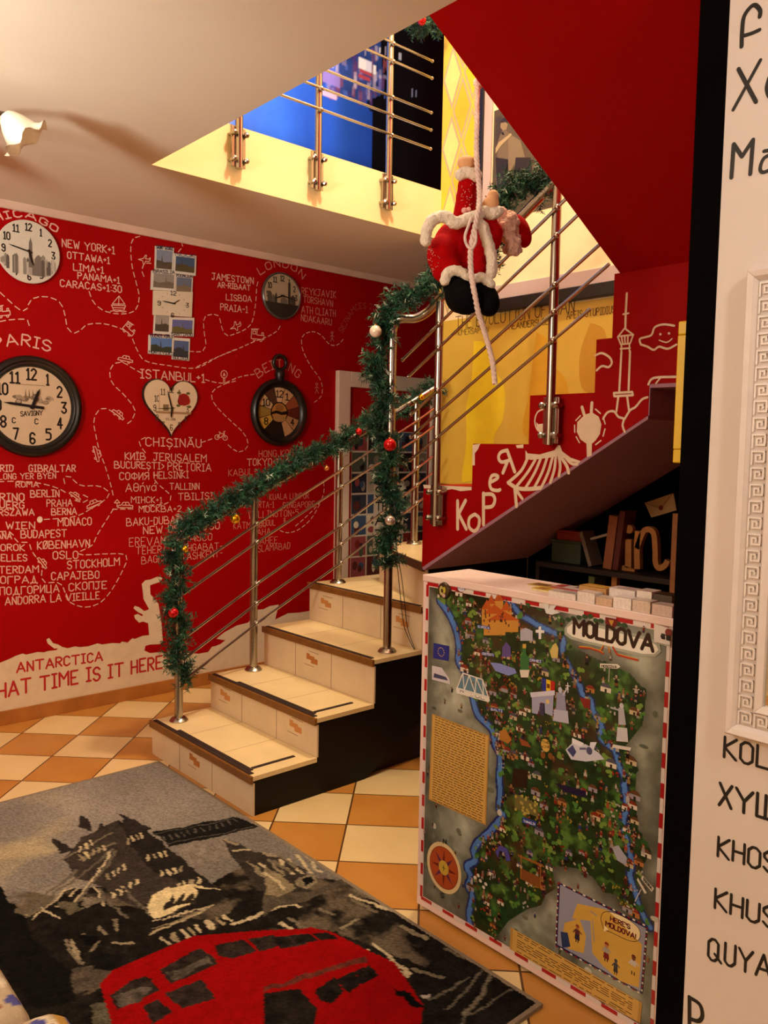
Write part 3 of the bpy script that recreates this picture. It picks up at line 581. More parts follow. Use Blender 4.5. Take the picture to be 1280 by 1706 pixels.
icon(W3, (200,462), 30, -.3, PLANE); icon(W3, (320,510), 36, .1, TRAIN); icon(W3, (715,515), 28, 0, MAN, .0035, CR2); icon(W3, (633,790), 30, 0, MAN, .0035, CR2); icon(W2, (400,275), 34, .6, CARI); icon(W2, (500,320), 42, -.4, CARI); icon(W2, (668,330), 40, 0, CARI); icon(W2, (225,632), 36, .9, CARI); icon(W2, (624,308), 16, 0, [[(-.9,.3),(0,-.8),(.9,.3),(-.9,.3)], [(0,.3),(0,1.6)]]); icon(W4, (625,72), 14, 0, MAN, .0035, CR2)
q = rt.uv(W2([(212,402)])[0]); rt.ell(q, .014, .016, '#e6cbb4')
rt.build('painted_routes', PAINT, WL)

# ---------------------------------------------------------------- clocks on the red wall
CLKB = mat('clock_black', '#12100f', .35, var=.2, scale=15, bump=.05); CLKN = mat('clock_hand', '#0c0a0a', .4)
def uvr(p, x=XL): q = on(p[0], p[1], 0, x); return np.array([q[1], q[2]])
def hand(m, c, ang, L, wd, x, back=.15):
    d = np.array([-sin(ang)*-1, cos(ang)]) ; n = np.array([d[1], -d[0]])
    P = [c-d*L*back-n*wd*.6, c-d*L*back+n*wd*.6, c+d*L*.75+n*wd*.5, c+d*L, c+d*L*.75-n*wd*.5]
    m.prism([tuple(p) for p in P], 0, x, x+.002)
def numerals(cv, c, R, h, wd, col, roman=False, hrs=range(1, 13), sx=1.0):
    for n in hrs:
        a = n*pi/6; p = (c[0]+R*sx*sin(a), c[1]+R*cos(a)-h/2); t = str(n)
        w_ = h*.42*len(t) if n not in (1,) else h*.2
        cv.text_uv(t, (p[0]-w_/2, p[1]), (p[0]+w_/2, p[1]), h, wd, col, None, 1.0, 0)
def disc(m, c, x0, x1, R, sx=1.0, n=40, bev=0): m.prism([(c[0]+R*sx*cos(t), c[1]+R*sin(t)) for t in np.linspace(0, 2*pi, n, endpoint=False)], 0, x0, x1)
def ring(root, name, c, prof, material, sx=1.0, n=48):
    m = MB(); m.lathe([(r, h) for r, h in prof], (XL, c[0], c[1]), (1, 0, 0), n, sx=sx); return m.build(name, material, root, smooth=True)
# clock with the grey skyline
c = uvr((48.4, 419.4), XL+.03); R = .150
k = thing('wall_clock', 'round frameless white glass clock printed with a grey city skyline, under the word CHICAGO', 'clock', (XL, c[0], c[1]-R))
ring(k, 'body', c, [(R*.9, .001), (R*.9, .016), (R, .02), (R, .026), (R*.985, .028)], mat('clock_glass_body', '#cfc7ba', .15, coat=.6))
f = Paint(0, XL+.028, 1, .0005); rr_ = R*.98
f.ell(c, rr_, rr_, '#cdc5b6', 1, 48)
rnd = random.Random(3)
for i in range(34):
    u = rnd.uniform(-.85, .85); b = -math.sqrt(max(.02, .9-u*u))*.95; hh = rnd.uniform(.05, .5)*(1-abs(u)*.4) ; g = rnd.choice(['#8a8378','#a39b8e','#6f6860','#b7afa2','#57514b']); wd_ = rnd.uniform(.03, .09)
    t_ = b+ (.75 if abs(u) < .6 else .45) + hh*.8
    f.poly([(c[0]+rr_*(u-wd_), c[1]+rr_*max(b, -.75+.0)), (c[0]+rr_*(u+wd_), c[1]+rr_*max(b, -.75)), (c[0]+rr_*(u+wd_), c[1]+rr_*(t_-.35)), (c[0]+rr_*u, c[1]+rr_*(t_-.28)), (c[0]+rr_*(u-wd_), c[1]+rr_*(t_-.35))], g, 2+i*.05)
f.poly([(c[0]+rr_*a, c[1]+rr_*b) for a, b in ((-.02,-.5),(.1,-.5),(.1,.3),(.06,.42),(.05,.5),(.04,.42),(.0,.3))], '#6b645c', 4)
numerals(f, c, R*.78, R*.22, .0065, '#1a1716', hrs=(1,2,3,4,5,6,7,8,9,10,11,12)); f.build('face', PRINT, k)
m = MB(); hand(m, c, radians(-78), R*.66, .006, XL+.032); hand(m, c, radians(165), R*.45, .009, XL+.034); m.build('hands', CLKN, k)
# big clock in a black dished frame
c = uvr((54.7, 677), XL+.03); R = .249
k = thing('wall_clock', 'large round clock with wide black dished frame and antique cream face, under the word PARIS', 'clock', (XL, c[0], c[1]-R))
ring(k, 'frame', c, [(R*.96, .001), (R, .012), (R*.985, .030), (R*.95, .040), (R*.90, .042), (R*.865, .034), (R*.83, .036), (R*.80, .030), (R*.775, .016), (R*.01, .014)], CLKB)
f = Paint(0, XL+.018, 1, .0005); rr_ = R*.775; f.ell(c, rr_, rr_, '#c9b193', 1, 48)
numerals(f, c, R*.63, R*.21, .009, '#14110f')
for i in range(26):
    a = rnd.uniform(-.38, .42); f.ell((c[0]+R*a, c[1]+R*(.08+rnd.uniform(0, .16)*(1-abs(a)))), R*rnd.uniform(.03, .07), R*rnd.uniform(.02, .05), rnd.choice(['#9a8770','#857259','#a8957c','#6f5e4a']), 2, 9)
for a in (-.12, -.05, .02, .1): f.poly([(c[0]+R*(a-.02), c[1]+R*.15), (c[0]+R*(a+.02), c[1]+R*.15), (c[0]+R*a, c[1]+R*.34)], '#76644e', 3)
f.stroke([(c[0]-R*.3, c[1]+R*.42), (c[0]+R*.25, c[1]+R*.42)], .003, '#8d7a62', 2)
f.text_uv('Savigny'.upper(), (c[0]-R*.22, c[1]-R*.2), (c[0]+R*.2, c[1]-R*.16), R*.09, .004, '#2a211a', 3, 1.0); f.text_uv('C', (c[0]-R*.38, c[1]-R*.34), (c[0]-R*.32, c[1]-R*.34), R*.1, .005, '#2a211a', 3); f.text_uv('C', (c[0]+R*.05, c[1]-R*.34), (c[0]+R*.11, c[1]-R*.34), R*.1, .005, '#2a211a', 3)
f.build('face', PRINT, k)
m = MB(); hand(m, c, radians(-84), R*.56, .012, XL+.024, .4); hand(m, c, radians(22), R*.38, .014, XL+.027); m.build('hands', CLKN, k)
# heart clock
c = uvr((285.5, 680), XL+.02); HS = on(331, 680, 0, XL)[1] - on(240, 680, 0, XL)[1]; hw = HS/2; hh = (on(285, 634, 0, XL)[2] - on(285, 729, 0, XL)[2])/2
k = thing('wall_clock', 'heart-shaped cream clock with a red rose, under the word ISTANBUL', 'clock', (XL, c[0], c[1]-hh))
HP = []
for t in np.linspace(0, 2*pi, 56, endpoint=False):
    x = 16*sin(t)**3; y = 13*cos(t)-5*cos(2*t)-2*cos(3*t)-cos(4*t); HP.append((x/16.0, (y+2.5)/14.5))
HP = [(a*(1.0 if b > 0 else 1-.0*b), b) for a, b in HP]
m = MB().prism([(c[0]+hw*a, c[1]+hh*b) for a, b in HP], 0, XL+.001, XL+.020); m.build('body', mat('dark_clock_edge', '#2a1d16', .5), k, bevel=.002)
f = Paint(0, XL+.0205, 1, .0005); f.poly([(c[0]+hw*a*.965, c[1]+hh*b*.965) for a, b in HP], '#d6c3a4', 1)
f.poly([(c[0]+hw*a, c[1]+hh*b) for a, b in ((-.6,-.12),(.75,-.12),(.7,-.2),(-.55,-.2))], '#9c7c58', 2); f.poly([(c[0]+hw*a, c[1]+hh*b) for a, b in ((-.3,-.1),(-.3,.12),(-.1,.12),(-.1,-.1))], '#7d684c', 2); f.poly([(c[0]+hw*a, c[1]+hh*b) for a, b in ((-.45,-.1),(-.45,.5),(-.42,.5),(-.42,-.1))], '#b5a080', 2)
for a, b, r, q in ((.46,.32,.22,'#8e1018'),(.36,.25,.14,'#6a0c12'),(.55,.28,.15,'#a8161f'),(.47,.40,.12,'#b5242c'),(.45,.3,.07,'#4e080c')): f.ell((c[0]+hw*a, c[1]+hh*b), hw*r, hh*r, q, 3+r*2, 12)
for a, b in ((.28,.55),(.62,.55),(.25,.1),(.66,.08)): f.ell((c[0]+hw*a, c[1]+hh*b), hw*.08, hh*.05, '#5a5a30', 3, 7)
numerals(f, (c[0], c[1]-hh*.02), hh*.66, hh*.2, .0045, '#3a2c20', sx=.95); f.text_uv('CLUB', (c[0]-hw*.2, c[1]-hh*.42), (c[0]+hw*.15, c[1]-hh*.42), hh*.07, .0025, '#6a4a38', 3)
f.build('face', PRINT, k)
m = MB(); hand(m, c, radians(-15), hh*.62, .007, XL+.026); hand(m, c, radians(186), hh*.35, .009, XL+.028); hand(m, c, radians(-94), hh*.6, .003, XL+.030); m.build('hands', CLKN, k)
# skyline clock, under LONDON
c = uvr((469.7, 493), XL+.02); R = .140
k = thing('wall_clock', 'small round dark-rimmed clock printed with a river skyline, under the word LONDON', 'clock', (XL, c[0], c[1]-R))
ring(k, 'rim', c, [(R*.95, .001), (R, .01), (R, .022), (R*.96, .028), (R*.93, .024), (R*.9, .02), (R*.01, .018)], mat('grey_clock_rim', '#4a443e', .3))
f = Paint(0, XL+.0235, 1, .0005); rr_ = R*.92; f.ell(c, rr_, rr_, '#a8977c', 1, 40)
f.poly([(c[0]+rr_*cos(t), c[1]+rr_*sin(t)) for t in np.linspace(pi+.35, 2*pi-.35, 20)], '#2b2622', 2)
for a, b, t_, wd_, q in ((-.7,-.35,.05,.12,'#4b443c'),(-.5,-.35,-.1,.1,'#5a5248'),(-.35,-.35,0,.06,'#3b352f'),(.4,-.35,.62,.07,'#3a332d'),(.62,-.35,.0,.14,'#463f37'),(.1,-.35,-.15,.2,'#6a6153')):
    f.poly([(c[0]+rr_*(a-wd_), c[1]+rr_*b), (c[0]+rr_*(a+wd_), c[1]+rr_*b), (c[0]+rr_*(a+wd_), c[1]+rr_*t_), (c[0]+rr_*a, c[1]+rr_*(t_+.12)), (c[0]+rr_*(a-wd_), c[1]+rr_*t_)], q, 3)
numerals(f, c, R*.74, R*.22, .006, '#14110f', hrs=(1,2,3,4,8,9,10,11,12)); f.build('face', PRINT, k)
m = MB(); hand(m, c, radians(100), R*.62, .006, XL+.029); hand(m, c, radians(-112), R*.4, .007, XL+.031); m.build('hands', CLKN, k)
# pocket-watch style gear clock, under BEIJING
c = uvr((467.5, 687), XL+.03); R = .205
k = thing('wall_clock', 'black pocket-watch shaped clock with open gear face, under the word BEIJING', 'clock', (XL, c[0], c[1]-R))
ring(k, 'frame', c, [(R*.95, .001), (R, .014), (R*.98, .032), (R*.92, .042), (R*.84, .040), (R*.78, .030), (R*.74, .014), (R*.01, .012)], CLKB)
m = MB(); m.lathe([(R*.10, -.02), (R*.13, 0), (R*.16, .03), (R*.12, .05), (R*.05, .06)], (XL+.02, c[0], c[1]+R*1.0), (0, 0, 1), 16); m.build('crown', CLKB, k, smooth=True)
cr = np.array([c[0]+.0, c[1]+R*1.47]); rg = R*.22
m = MB(); m.tube([(XL+.02, cr[0]+rg*cos(t), cr[1]+rg*.95*sin(t)) for t in np.linspace(0, 2*pi, 28)], .011, 10); m.build('bow', CLKB, k, smooth=True)
f = Paint(0, XL+.0165, 1, .0006); rr_ = R*.76; f.ell(c, rr_, rr_, '#1c1512', 1, 40)
for i, (n, q) in enumerate(((12,'#c5a780'),(1,'#b8946a'),(2,'#8c4a2c'),(3,'#5a2418'),(4,'#a87f56'),(5,'#b58f66'),(8,'#b8943f'),(9,'#8c7434'),(10,'#b9a078'),(11,'#4a3022'))):
    a0 = radians(n*30-14); a1 = radians(n*30+14)
    f.poly([(c[0]+rr_*.42*sin(a0), c[1]+rr_*.42*cos(a0)), (c[0]+rr_*.97*sin(a0), c[1]+rr_*.97*cos(a0)), (c[0]+rr_*.97*sin((a0+a1)/2), c[1]+rr_*.97*cos((a0+a1)/2)), (c[0]+rr_*.97*sin(a1), c[1]+rr_*.97*cos(a1)), (c[0]+rr_*.42*sin(a1), c[1]+rr_*.42*cos(a1))], q, 2)
f.ell(c, rr_*.36, rr_*.36, '#a8793f', 3, 20); f.ell((c[0], c[1]+rr_*.18), rr_*.2, rr_*.14, '#8a5f2e', 4, 14); f.poly([(c[0]+rr_*a, c[1]+rr_*b) for a, b in ((-.38,.0),(-.15,.07),(.1,.02),(.4,.08),(.4,-.06),(.1,-.1),(-.15,-.04),(-.38,-.1))], '#17100c', 5); f.ell((c[0], c[1]-rr_*.25), rr_*.3, rr_*.12, '#9c7a4c', 4, 14)
for n, t_ in ((10,'10'),(1,'1'),(12,'12'),(4,'4'),(8,'8')):
    a = radians(n*30); p = (c[0]+rr_*.72*sin(a), c[1]+rr_*.72*cos(a)); f.text_uv(t_, (p[0]-.012*len(t_), p[1]-.02), (p[0]+.012*len(t_), p[1]-.02), .04, .006, '#14100c', 6, .8, 0)
f.build('face', PRINT, k)
# clock in a strip of postcards
c = uvr(W1([(920, 597)])[0]); k = thing('photo_clock', 'tall strip of white-bordered city photographs with a cream clock dial in the middle', 'clock', (XL, c[0], c[1]-.25))
cards = [((825,288),(925,300),(918,432),(822,425),'#7f8aa0','#51473c',.004), ((925,328),(1042,342),(1038,448),(920,435),'#3d5476','#4b442f',.008), ((805,420),(932,430),(928,530),(801,522),'#8f8a84','#6b6258',.010), ((932,440),(1025,448),(1020,556),(928,550),'#5d6a85','#7a6a58',.006),
 ((820,640),(905,644),(900,762),(815,757),'#98938c','#3e3a37',.006), ((905,668),(1030,672),(1026,772),(900,768),'#5a63a0','#5e5a34',.010), ((790,762),(922,770),(918,872),(788,862),'#4d78b5','#28382c',.008), ((920,775),(1010,782),(1006,900),(914,892),'#46608f','#27313c',.004)]
f = MB(); q = [tuple(uvr(p)) for p in W1([(815,525),(1022,535),(1016,668),(812,655)])]; f.prism(q[::-1], 0, XL+.001, XL+.014); fo = f.build('dial', mat('dial_cream', '#d9cdb4', .4), k)
d = Paint(0, XL+.0145, 1, .0004); dc = np.mean(q, 0)
for t_, a, b in (('12', 0, .055), ('6', -.005, -.065), ('9', -.085, -.01), ('3', .085, .0)): d.text_uv(t_, (dc[0]+a-.008*len(t_), dc[1]+b-.01), (dc[0]+a+.008*len(t_), dc[1]+b-.01), .022, .004, '#2a2420', 2, .8, 0)
for a in range(12): d.stroke([(dc[0]+.07*sin(a*pi/6), dc[1]+.055*cos(a*pi/6)), (dc[0]+.08*sin(a*pi/6), dc[1]+.062*cos(a*pi/6))], .002, '#5a5046', 1)
d.build('dial_marks', PRINT, fo)
m = MB(); hand(m, dc, radians(-86), .07, .006, XL+.018); hand(m, dc, radians(55), .045, .004, XL+.019); m.build('hands', CLKN, k)
for i, (a, b, c_, e, sky, land, th) in enumerate(cards):
    P = [np.array(uvr(p)) for p in W1([a, b, c_, e])]; o = MB().prism([tuple(p) for p in P][::-1], 0, XL+.001, XL+th+.004).build('photo_card', mat('card_white', '#d5cfc4', .4), k)
    d = Paint(0, XL+th+.004, 1, .0004); m_ = sum(P)/4; Q = [m_+(p-m_)*np.array([.86, .74]) for p in P]
    d.poly(Q, sky, 1); L_ = Q[3]+(Q[0]-Q[3])*.45; R_ = Q[2]+(Q[1]-Q[2])*.4; mid = [L_+(R_-L_)*t+np.array([0, .012*rnd.uniform(-1, 1.4)]) for t in (.25,.5,.75)]
    d.poly([Q[3], L_]+mid+[R_, Q[2]], land, 2); s_ = L_+(R_-L_)*rnd.uniform(.3, .7); d.poly([s_+np.array([-.006, -.02]), s_+np.array([0, .035]), s_+np.array([.006, -.02])], land, 3)
    name = ['SAINT GEORGE', 'NUUK', 'BRASILIA', 'ASUNCION', '', 'SANTIAGO', 'BUENOS AIRES', 'BOLIVIA'][i]
    if name:
        if i in (0, 1, 2, 3, 6): d.text_uv(name, P[0]+(P[3]-P[0])*.10+(P[1]-P[0])*.05, P[1]+(P[2]-P[1])*.10+(P[0]-P[1])*.05, .017, .0032, '#1c2340', 3, .8, 0)
        else: d.text_uv(name, P[3]+(P[0]-P[3])*.02+(P[2]-P[3])*.05, P[2]+(P[1]-P[2])*.02+(P[3]-P[2])*.05, .017, .0032, '#1c2340', 3, .8, 0)
    if i == 6: d.text_uv('MONTEVIDEO', P[3]+(P[0]-P[3])*.02, P[2]+(P[1]-P[2])*.02, .015, .003, '#1c2340', 3, .8, 0)
    d.build('photo_print', PRINT, o)

# ---------------------------------------------------------------- door in the red wall with a picture collage
d1 = MB(); y0, y1, zt = 3.345, 4.30, 1.90; FW = mat('door_frame_paint', '#d9c4b0', .5, var=.04)
d1.box((XL-.02, y0, 0), (XL+.035, y0+.10, zt)); d1.box((XL-.02, y1-.10, 0), (XL+.035, y1, zt)); d1.box((XL-.02, y0+.10, zt-.10), (XL+.035, y1-.10, zt))
dr = d1.build('door_1', FW, origin=(XL, (y0+y1)/2, 0), bevel=.004); struct(dr)
pn = MB().box((XL-.005, y0+.10, .005), (XL+.012, y1-.10, zt-.10)).build('door_panel', mat('red_door', '#a30a0a', .45), dr)
pc = Paint(0, XL+.012, 1, .0006); u0, u1, v0, v1 = y0+.13, y1-.12, .25, 1.52
pc.poly([(u0, v0), (u1, v0), (u1, v1), (u0, v1)], '#cdbfae', 1); cg = random.Random(11)
cc = ['#2b2f3a','#5a2b28','#3a3f48','#7d2a24','#26221f','#8a7f70','#b3a590','#4f5a4a','#6e3a2e','#93484a','#3d5470','#d8c9b2']
for i in range(5):
    for j in range(9):
        a = u0+(u1-u0)*i/5; b = v0+(v1-v0)*j/9; e = .006
        P = [(a+e, b+e), (a+(u1-u0)/5-e, b+e), (a+(u1-u0)/5-e, b+(v1-v0)/9-e), (a+e, b+(v1-v0)/9-e)]; pc.poly(P, cg.choice(cc), 2)
        for q in range(3): pc.ell((a+(u1-u0)/5*cg.uniform(.25, .75), b+(v1-v0)/9*cg.uniform(.25, .75)), .03*cg.uniform(.5, 1.1), .04*cg.uniform(.5, 1), cg.choice(cc), 3+q*.2, 9)
a, b = pc.uv((600, 800)), pc.uv((642, 905)); a = np.array([u0+.22, a[1]+.12]); 
pc.poly([(u0+.20, .72), (u0+.48, .72), (u0+.48, 1.16), (u0+.20, 1.16)], '#d3c4b0', 5)
for t_, z_, h_ in (('SOME', 1.07, .07), ('THING', .98, .055), ('AND', .88, .075), ('THE', .80, .045), ('VIEW', .73, .05)): pc.text_uv(t_, (u0+.22, z_), (u0+.46, z_), h_, .011, '#1d1a1c', 6, 1.0, 0)
pc.ell((u0+.1, .36), .09, .08, '#b8452f', 5, 14); pc.ell((u0+.3, .38), .1, .09, '#c9503c', 5, 14); pc.poly([(u0+.2, .33), (u0+.4, .33), (u0+.38, .46), (u0+.22, .46)], '#c3c39a', 6)
pc.build('picture_collage', PRINT, dr)

# ---------------------------------------------------------------- far wall: yellow lozenges, tall framed board, yellow print
lz = Paint(1, YF, -1, .0006); lz.poly([(-3.24, 2.2), (-2.90, 2.2), (-2.90, 4.6), (-3.24, 4.6)], '#e3bd32', 1)
for zc in np.arange(2.30, 4.6, .36):
    for xc, q in ((-3.17, '#e8cf78'), (-3.02, '#e6b80a')):
        for dz, q2 in ((0, q), (.18, '#e2b010' if q[1:3] == 'e8' else '#ead48a')):
            x_ = xc + (0.075 if dz else 0); f_ = lambda s: [(x_, zc+dz-.165*s), (x_+.068*s, zc+dz), (x_, zc+dz+.165*s), (x_-.068*s, zc+dz)]
            lz.poly(f_(1.0), '#b8a27c', 2); lz.poly(f_(.82), q2, 3)
lz.build('painted_lozenges', PAINT, WF)
fb = thing('framed_board', 'tall cream picture board in a black and lilac-grey frame on the stair wall', 'picture', (-2.2, YF, 2.15))
MB().box((-2.86, YF-.02, 2.19), (-1.66, YF-.002, 4.2)).build('board', mat('board_cream', '#ead9ac', .6), fb)
BK = mat('black_frame', '#100d0f', .4); LI = mat('lilac_frame', '#b9a6a4', .5, var=.04)
MB().box((-2.955, YF-.04, 2.12), (-2.912, YF-.001, 4.2)).build('outer_frame', BK, fb, bevel=.003); MB().box((-2.955, YF-.04, 2.105), (-1.66, YF-.001, 2.165)).build('outer_frame', BK, fb, bevel=.003)
MB().box((-2.912, YF-.032, 2.165), (-2.862, YF-.001, 4.2)).build('inner_frame', LI, fb, bevel=.003); MB().box((-2.912, YF-.032, 2.165), (-1.66, YF-.001, 2.235)).build('inner_frame', LI, fb, bevel=.003)
ph = thing('photo_print', 'sepia photo print of a person in dark suit holding guitar, on cream board', 'picture', (-2.7, YF-.022, 2.55))
pp = Paint(1, YF-.0215, -1, .0006); g = lambda a, b: tuple(pp.uv((660+a/3.2, 100+b/3.2)))
MB().box((-2.853, YF-.0215, 2.56), (-2.45, YF-.0203, 3.11)).build('print_sheet', mat('sepia_paper', '#4a3d2c', .5), ph)
X = lambda L, q, k_: pp.poly([g(*p) for p in L], q, k_)
X([(533,310),(700,310),(760,420),(780,680),(533,680)], '#5a4b36', 1); X([(533,310),(560,300),(590,345),(585,420),(533,470)], '#3c3226', 2)
X([(560,330),(575,312),(592,318),(597,345),(590,372),(572,378),(558,360)], '#8a7656', 3); X([(556,335),(575,306),(596,316),(597,340),(585,330),(565,335)], '#2a221a', 4)
X([(563,380),(590,376),(640,420),(660,560),(600,560),(545,520),(540,450)], '#6c5c44', 3); X([(600,390),(665,430),(690,520),(665,690),(600,690)], '#7d6c50', 3); X([(575,385),(560,385),(570,400),(580,400)], '#1b1512', 5)
X([(533,500),(560,460),(620,400),(615,390),(550,440),(533,470)], '#a8946e', 5); X([(533,520),(600,530),(600,690),(540,690)], '#241c16', 4); X([(640,520),(720,520),(740,690),(620,690)], '#2a211a', 4)
pp.build('picture', PRINT, ph)
yp = thing('poster', 'large yellow poster headed THE EVOLUTION OF MAN behind the stair railing', 'poster', (-2.5, YF, 1.2))
MB().box((-3.238, YF-.006, 1.205), (-2.03, YF-.001, 2.100)).build('sheet', mat('yellow_poster', '#c9a840', .45, var=.03), yp)
pp = Paint(1, YF-.006, -1, .0006); Z = lambda x, y: pp.uv((700+x/2.783, 450+y/2.783)); 
def PT(t, a, b, h, wd): A, B = Z(*a), Z(*b); pp.text_uv(t, A, B, h/2.783*.00236, wd, '#4a3208', 2, 1.0, .05)
PT('THE EVOLUTION OF MAN', (165,275), (715,195), 78, .0042); PT('HOMERSAPIEN', (168,303), (318,288), 34, .0025); PT('NEANDERSLOB', (415,275), (600,250), 36, .003); PT('APEIS STUPIDIUS', (680,228), (905,198), 38, .003)
# plain coloured upright shapes stand where the poster's figures are
def blob(px, q, k_): pp.poly(smoothline([Z(*p) for p in px+[px[0]]], 4)[:-1], q, k_)
blob([(250,330),(300,340),(325,430),(390,540),(385,690),(345,770),(330,930),(215,980),(195,960),(215,800),(215,640),(240,500)], '#dfc62a', 1)
blob([(540,290),(590,320),(600,420),(680,520),(690,700),(640,800),(480,760),(500,600),(520,450)], '#c99a2a', 1); blob([(790,245),(850,270),(870,350),(880,520),(760,560),(740,400)], '#b98d2e', 1)
pp.build('print', PRINT, yp)
MB().box((-3.238, YF-.010, 1.205), (-2.2, YF-.0068, 1.213)).build('lower_edge', BK, yp)

# ---------------------------------------------------------------- blue night-city mural upstairs
n1, n2 = 330, 200; U, V = np.meshgrid(np.linspace(.9, 4.98, n1), np.linspace(ZU+.01, 5.1, n2), indexing='ij')
mu = Paint(0, XL, 1, .001)
def mc(px): return [tuple(mu.uv((250+x/2.56, y/2.56))) for x, y in px]
RGB = np.zeros(U.shape+(3,)); 
glow = np.exp(-((U-2.35)/1.0)**2) ; base = hexrgb('#1030a0')[None, None]*(.75+.5*fbm(U, V, 2.5, 3)[..., None]); RGB[:] = base
RGB += glow[..., None]*hexrgb('#3f86ff')*(.35+.5*fbm(U*2.2, V*.5, 2.2, 9))[..., None]
st_ = np.clip(1-np.abs(U-2.45)/.16, 0, 1)*np.clip((3.75-V)/.6, 0, 1); RGB += (st_*.5)[..., None]*np.array([.75, .8, 1.0])
dk = inside(mc([(960,110),(1090,60),(1260,40),(1240,820),(1060,740),(1040,480),(940,480),(920,430),(980,400),(940,200)]), U, V); RGB[dk] = hexrgb('#0a1030')*(.6+.6*fbm(U, V, 6, 5)[dk][:, None])
RGB[U > 3.62] = hexrgb('#06070f')
bl = inside(mc([(800,260),(980,170),(1000,400),(900,440),(790,390)]), U, V); RGB[bl] = hexrgb('#27408f')*(.5+fbm(U, V, 9, 7)[bl][:, None])
r2 = np.random.RandomState(5)
for i in range(110):
    x, y = r2.uniform(730, 1010), r2.uniform(200, 420)
    c_ = mc([(x, y)])[0]; hw_, hh_ = r2.uniform(.006, .016), r2.uniform(.01, .05); col_ = hexrgb(r2.choice(['#6a3a6a','#8a86c0','#8a4a5a','#4f6fdf','#b9b3df','#4a3080']))
    mk = (np.abs(U-c_[0]) < hw_) & (np.abs(V-c_[1]) < hh_); RGB[mk] = .45*RGB[mk]+.55*col_
for (x, y, a, b, q) in ((905,272,.03,.035,'#dfe6ff'),(932,288,.02,.035,'#cfd8ff'),(955,298,.012,.03,'#dfe6ff'),(978,213,.01,.02,'#cdd6f5'),(1065,243,.018,.02,'#aab4d8'),(920,310,.05,.012,'#a8455a'),(915,335,.05,.010,'#a8455a'),(1118,398,.008,.03,'#7d86b5'),(1135,402,.008,.025,'#7d86b5'),(770,330,.07,.05,'#8a7ad0'),(760,405,.06,.02,'#d0b0d8')):
    c_ = mc([(x, y)])[0]; mk = (np.abs(U-c_[0]) < a) & (np.abs(V-c_[1]) < b); RGB[mk] = hexrgb(q)
mural = thing('wall_mural', 'blue night photograph mural of a lit city on the upper floor wall', 'mural', (XL, 2.9, ZU+.01))
grid_mesh('printed_wallpaper', U, V, lambda a, b: np.stack([np.full_like(a, XL+.004), a, b], -1), RGB, PRINT, mural)
# ---------------------------------------------------------------- counter with the illustrated map
YC = 1.71; CX0, CX1, CZ = -1.727, -.9, 1.03
WH = mat('counter_white', '#e6cdc6', .4, var=.03)
ct = thing('counter', 'white counter whose front is a big illustrated map headed MOLDOVA', 'counter', ((CX0+CX1)/2, YC, 0))
ctop = MB().prism([(CX0, YC-.004), (-.898, YC-.004), (-.898, 1.905), (CX0+.004, 1.905)], 2, CZ-.02, CZ).build('counter_top', WH, ct, bevel=.002)
MB().box((CX0+.006, YC+.012, .05), (CX0+.026, 1.90, CZ-.02)).build('side_panel', WH, ct); MB().box((CX0+.026, 1.885, .05), (-.90, 1.90, CZ-.02)).build('back_panel', WH, ct); MB().box((-.92, YC+.012, .05), (-.90, 1.885, CZ-.02)).build('side_panel', WH, ct)
MB().box((CX0+.006, YC+.02, .0), (-.90, 1.88, .05)).build('plinth', mat('dark_plinth', '#2a1d18', .6), ct)
fp = MB().box((CX0, YC, .012), (CX1, YC+.012, CZ-.0205)).build('front_panel', WH, ct)
Z2 = lambda L: [(690+x/2.783, 920+y/2.783) for x, y in L]
Z3 = lambda L: [(690+x/2.783, 1300+y/2.783) for x, y in L]
ic = Paint(1, YC-.0012, -1, .0004)
c2 = lambda L: [tuple(ic.uv(p)) for p in Z2(L)]; c3 = lambda L: [tuple(ic.uv(p)) for p in Z3(L)]
MX0, MX1, MZ0, MZ1 = CX0+.026, -.9385, .045, CZ-.034
# coordinates on the sheet are taken straight from the print's own layout
NU, NV = 300, 380
U, V = np.meshgrid(np.linspace(MX0, MX1, NU), np.linspace(MZ0, MZ1, NV), indexing='ij')
n1_ = fbm(U, V, 9, 21); n2_ = fbm(U, V, 26, 31); n3_ = fbm(U, V, 60, 41)
mist = hexrgb('#959a8c')*(.1+1.5*n1_[..., None]); kh = np.clip((n2_-.42)*3, 0, 1)[..., None]; RGB = mist*(1-.5*kh)+hexrgb('#4e5340')*.5*kh
west = c2([(60,110),(130,235),(180,320),(205,420),(205,500),(235,560),(265,610),(290,690),(290,750),(360,820),(380,900),(398,950),(395,1050),(400,1113)])+c3([(400,60),(395,130),(410,165),(350,240),(300,285),(275,330),(285,370),(245,400),(265,450),(250,490),(270,540),(255,620),(290,690)])
south = c3([(300,700),(380,730),(440,650),(520,600),(590,580),(610,530),(660,500),(640,400),(700,400),(760,410),(830,450),(880,520),(940,530),(970,590),(1090,670)])
east = c3([(1060,600),(1030,530),(1060,400),(1100,330),(1040,230),(1030,100)])+c2([(1030,1000),(980,900),(1060,800),(1080,650),(1000,560),(860,500),(740,440),(690,300),(560,250),(430,170),(250,120)])
land = inside(west+south+east, U, V)
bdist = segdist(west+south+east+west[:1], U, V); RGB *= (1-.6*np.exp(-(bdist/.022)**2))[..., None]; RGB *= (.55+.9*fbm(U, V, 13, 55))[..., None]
g = hexrgb('#1d3a1c')*(.25+1.2*n1_[..., None]); li_ = np.clip((n2_-.55)*5, 0, 1)[..., None]; g = g*(1-li_)+hexrgb('#4f7a35')*li_
dk_ = np.clip((n3_-.5)*4, 0, 1)[..., None]; g = g*(1-.55*dk_); br = np.clip((fbm(U, V, 14, 77)-.56)*6, 0, 1)[..., None]; g = g*(1-.6*br)+hexrgb('#4a2a1c')*.6*br
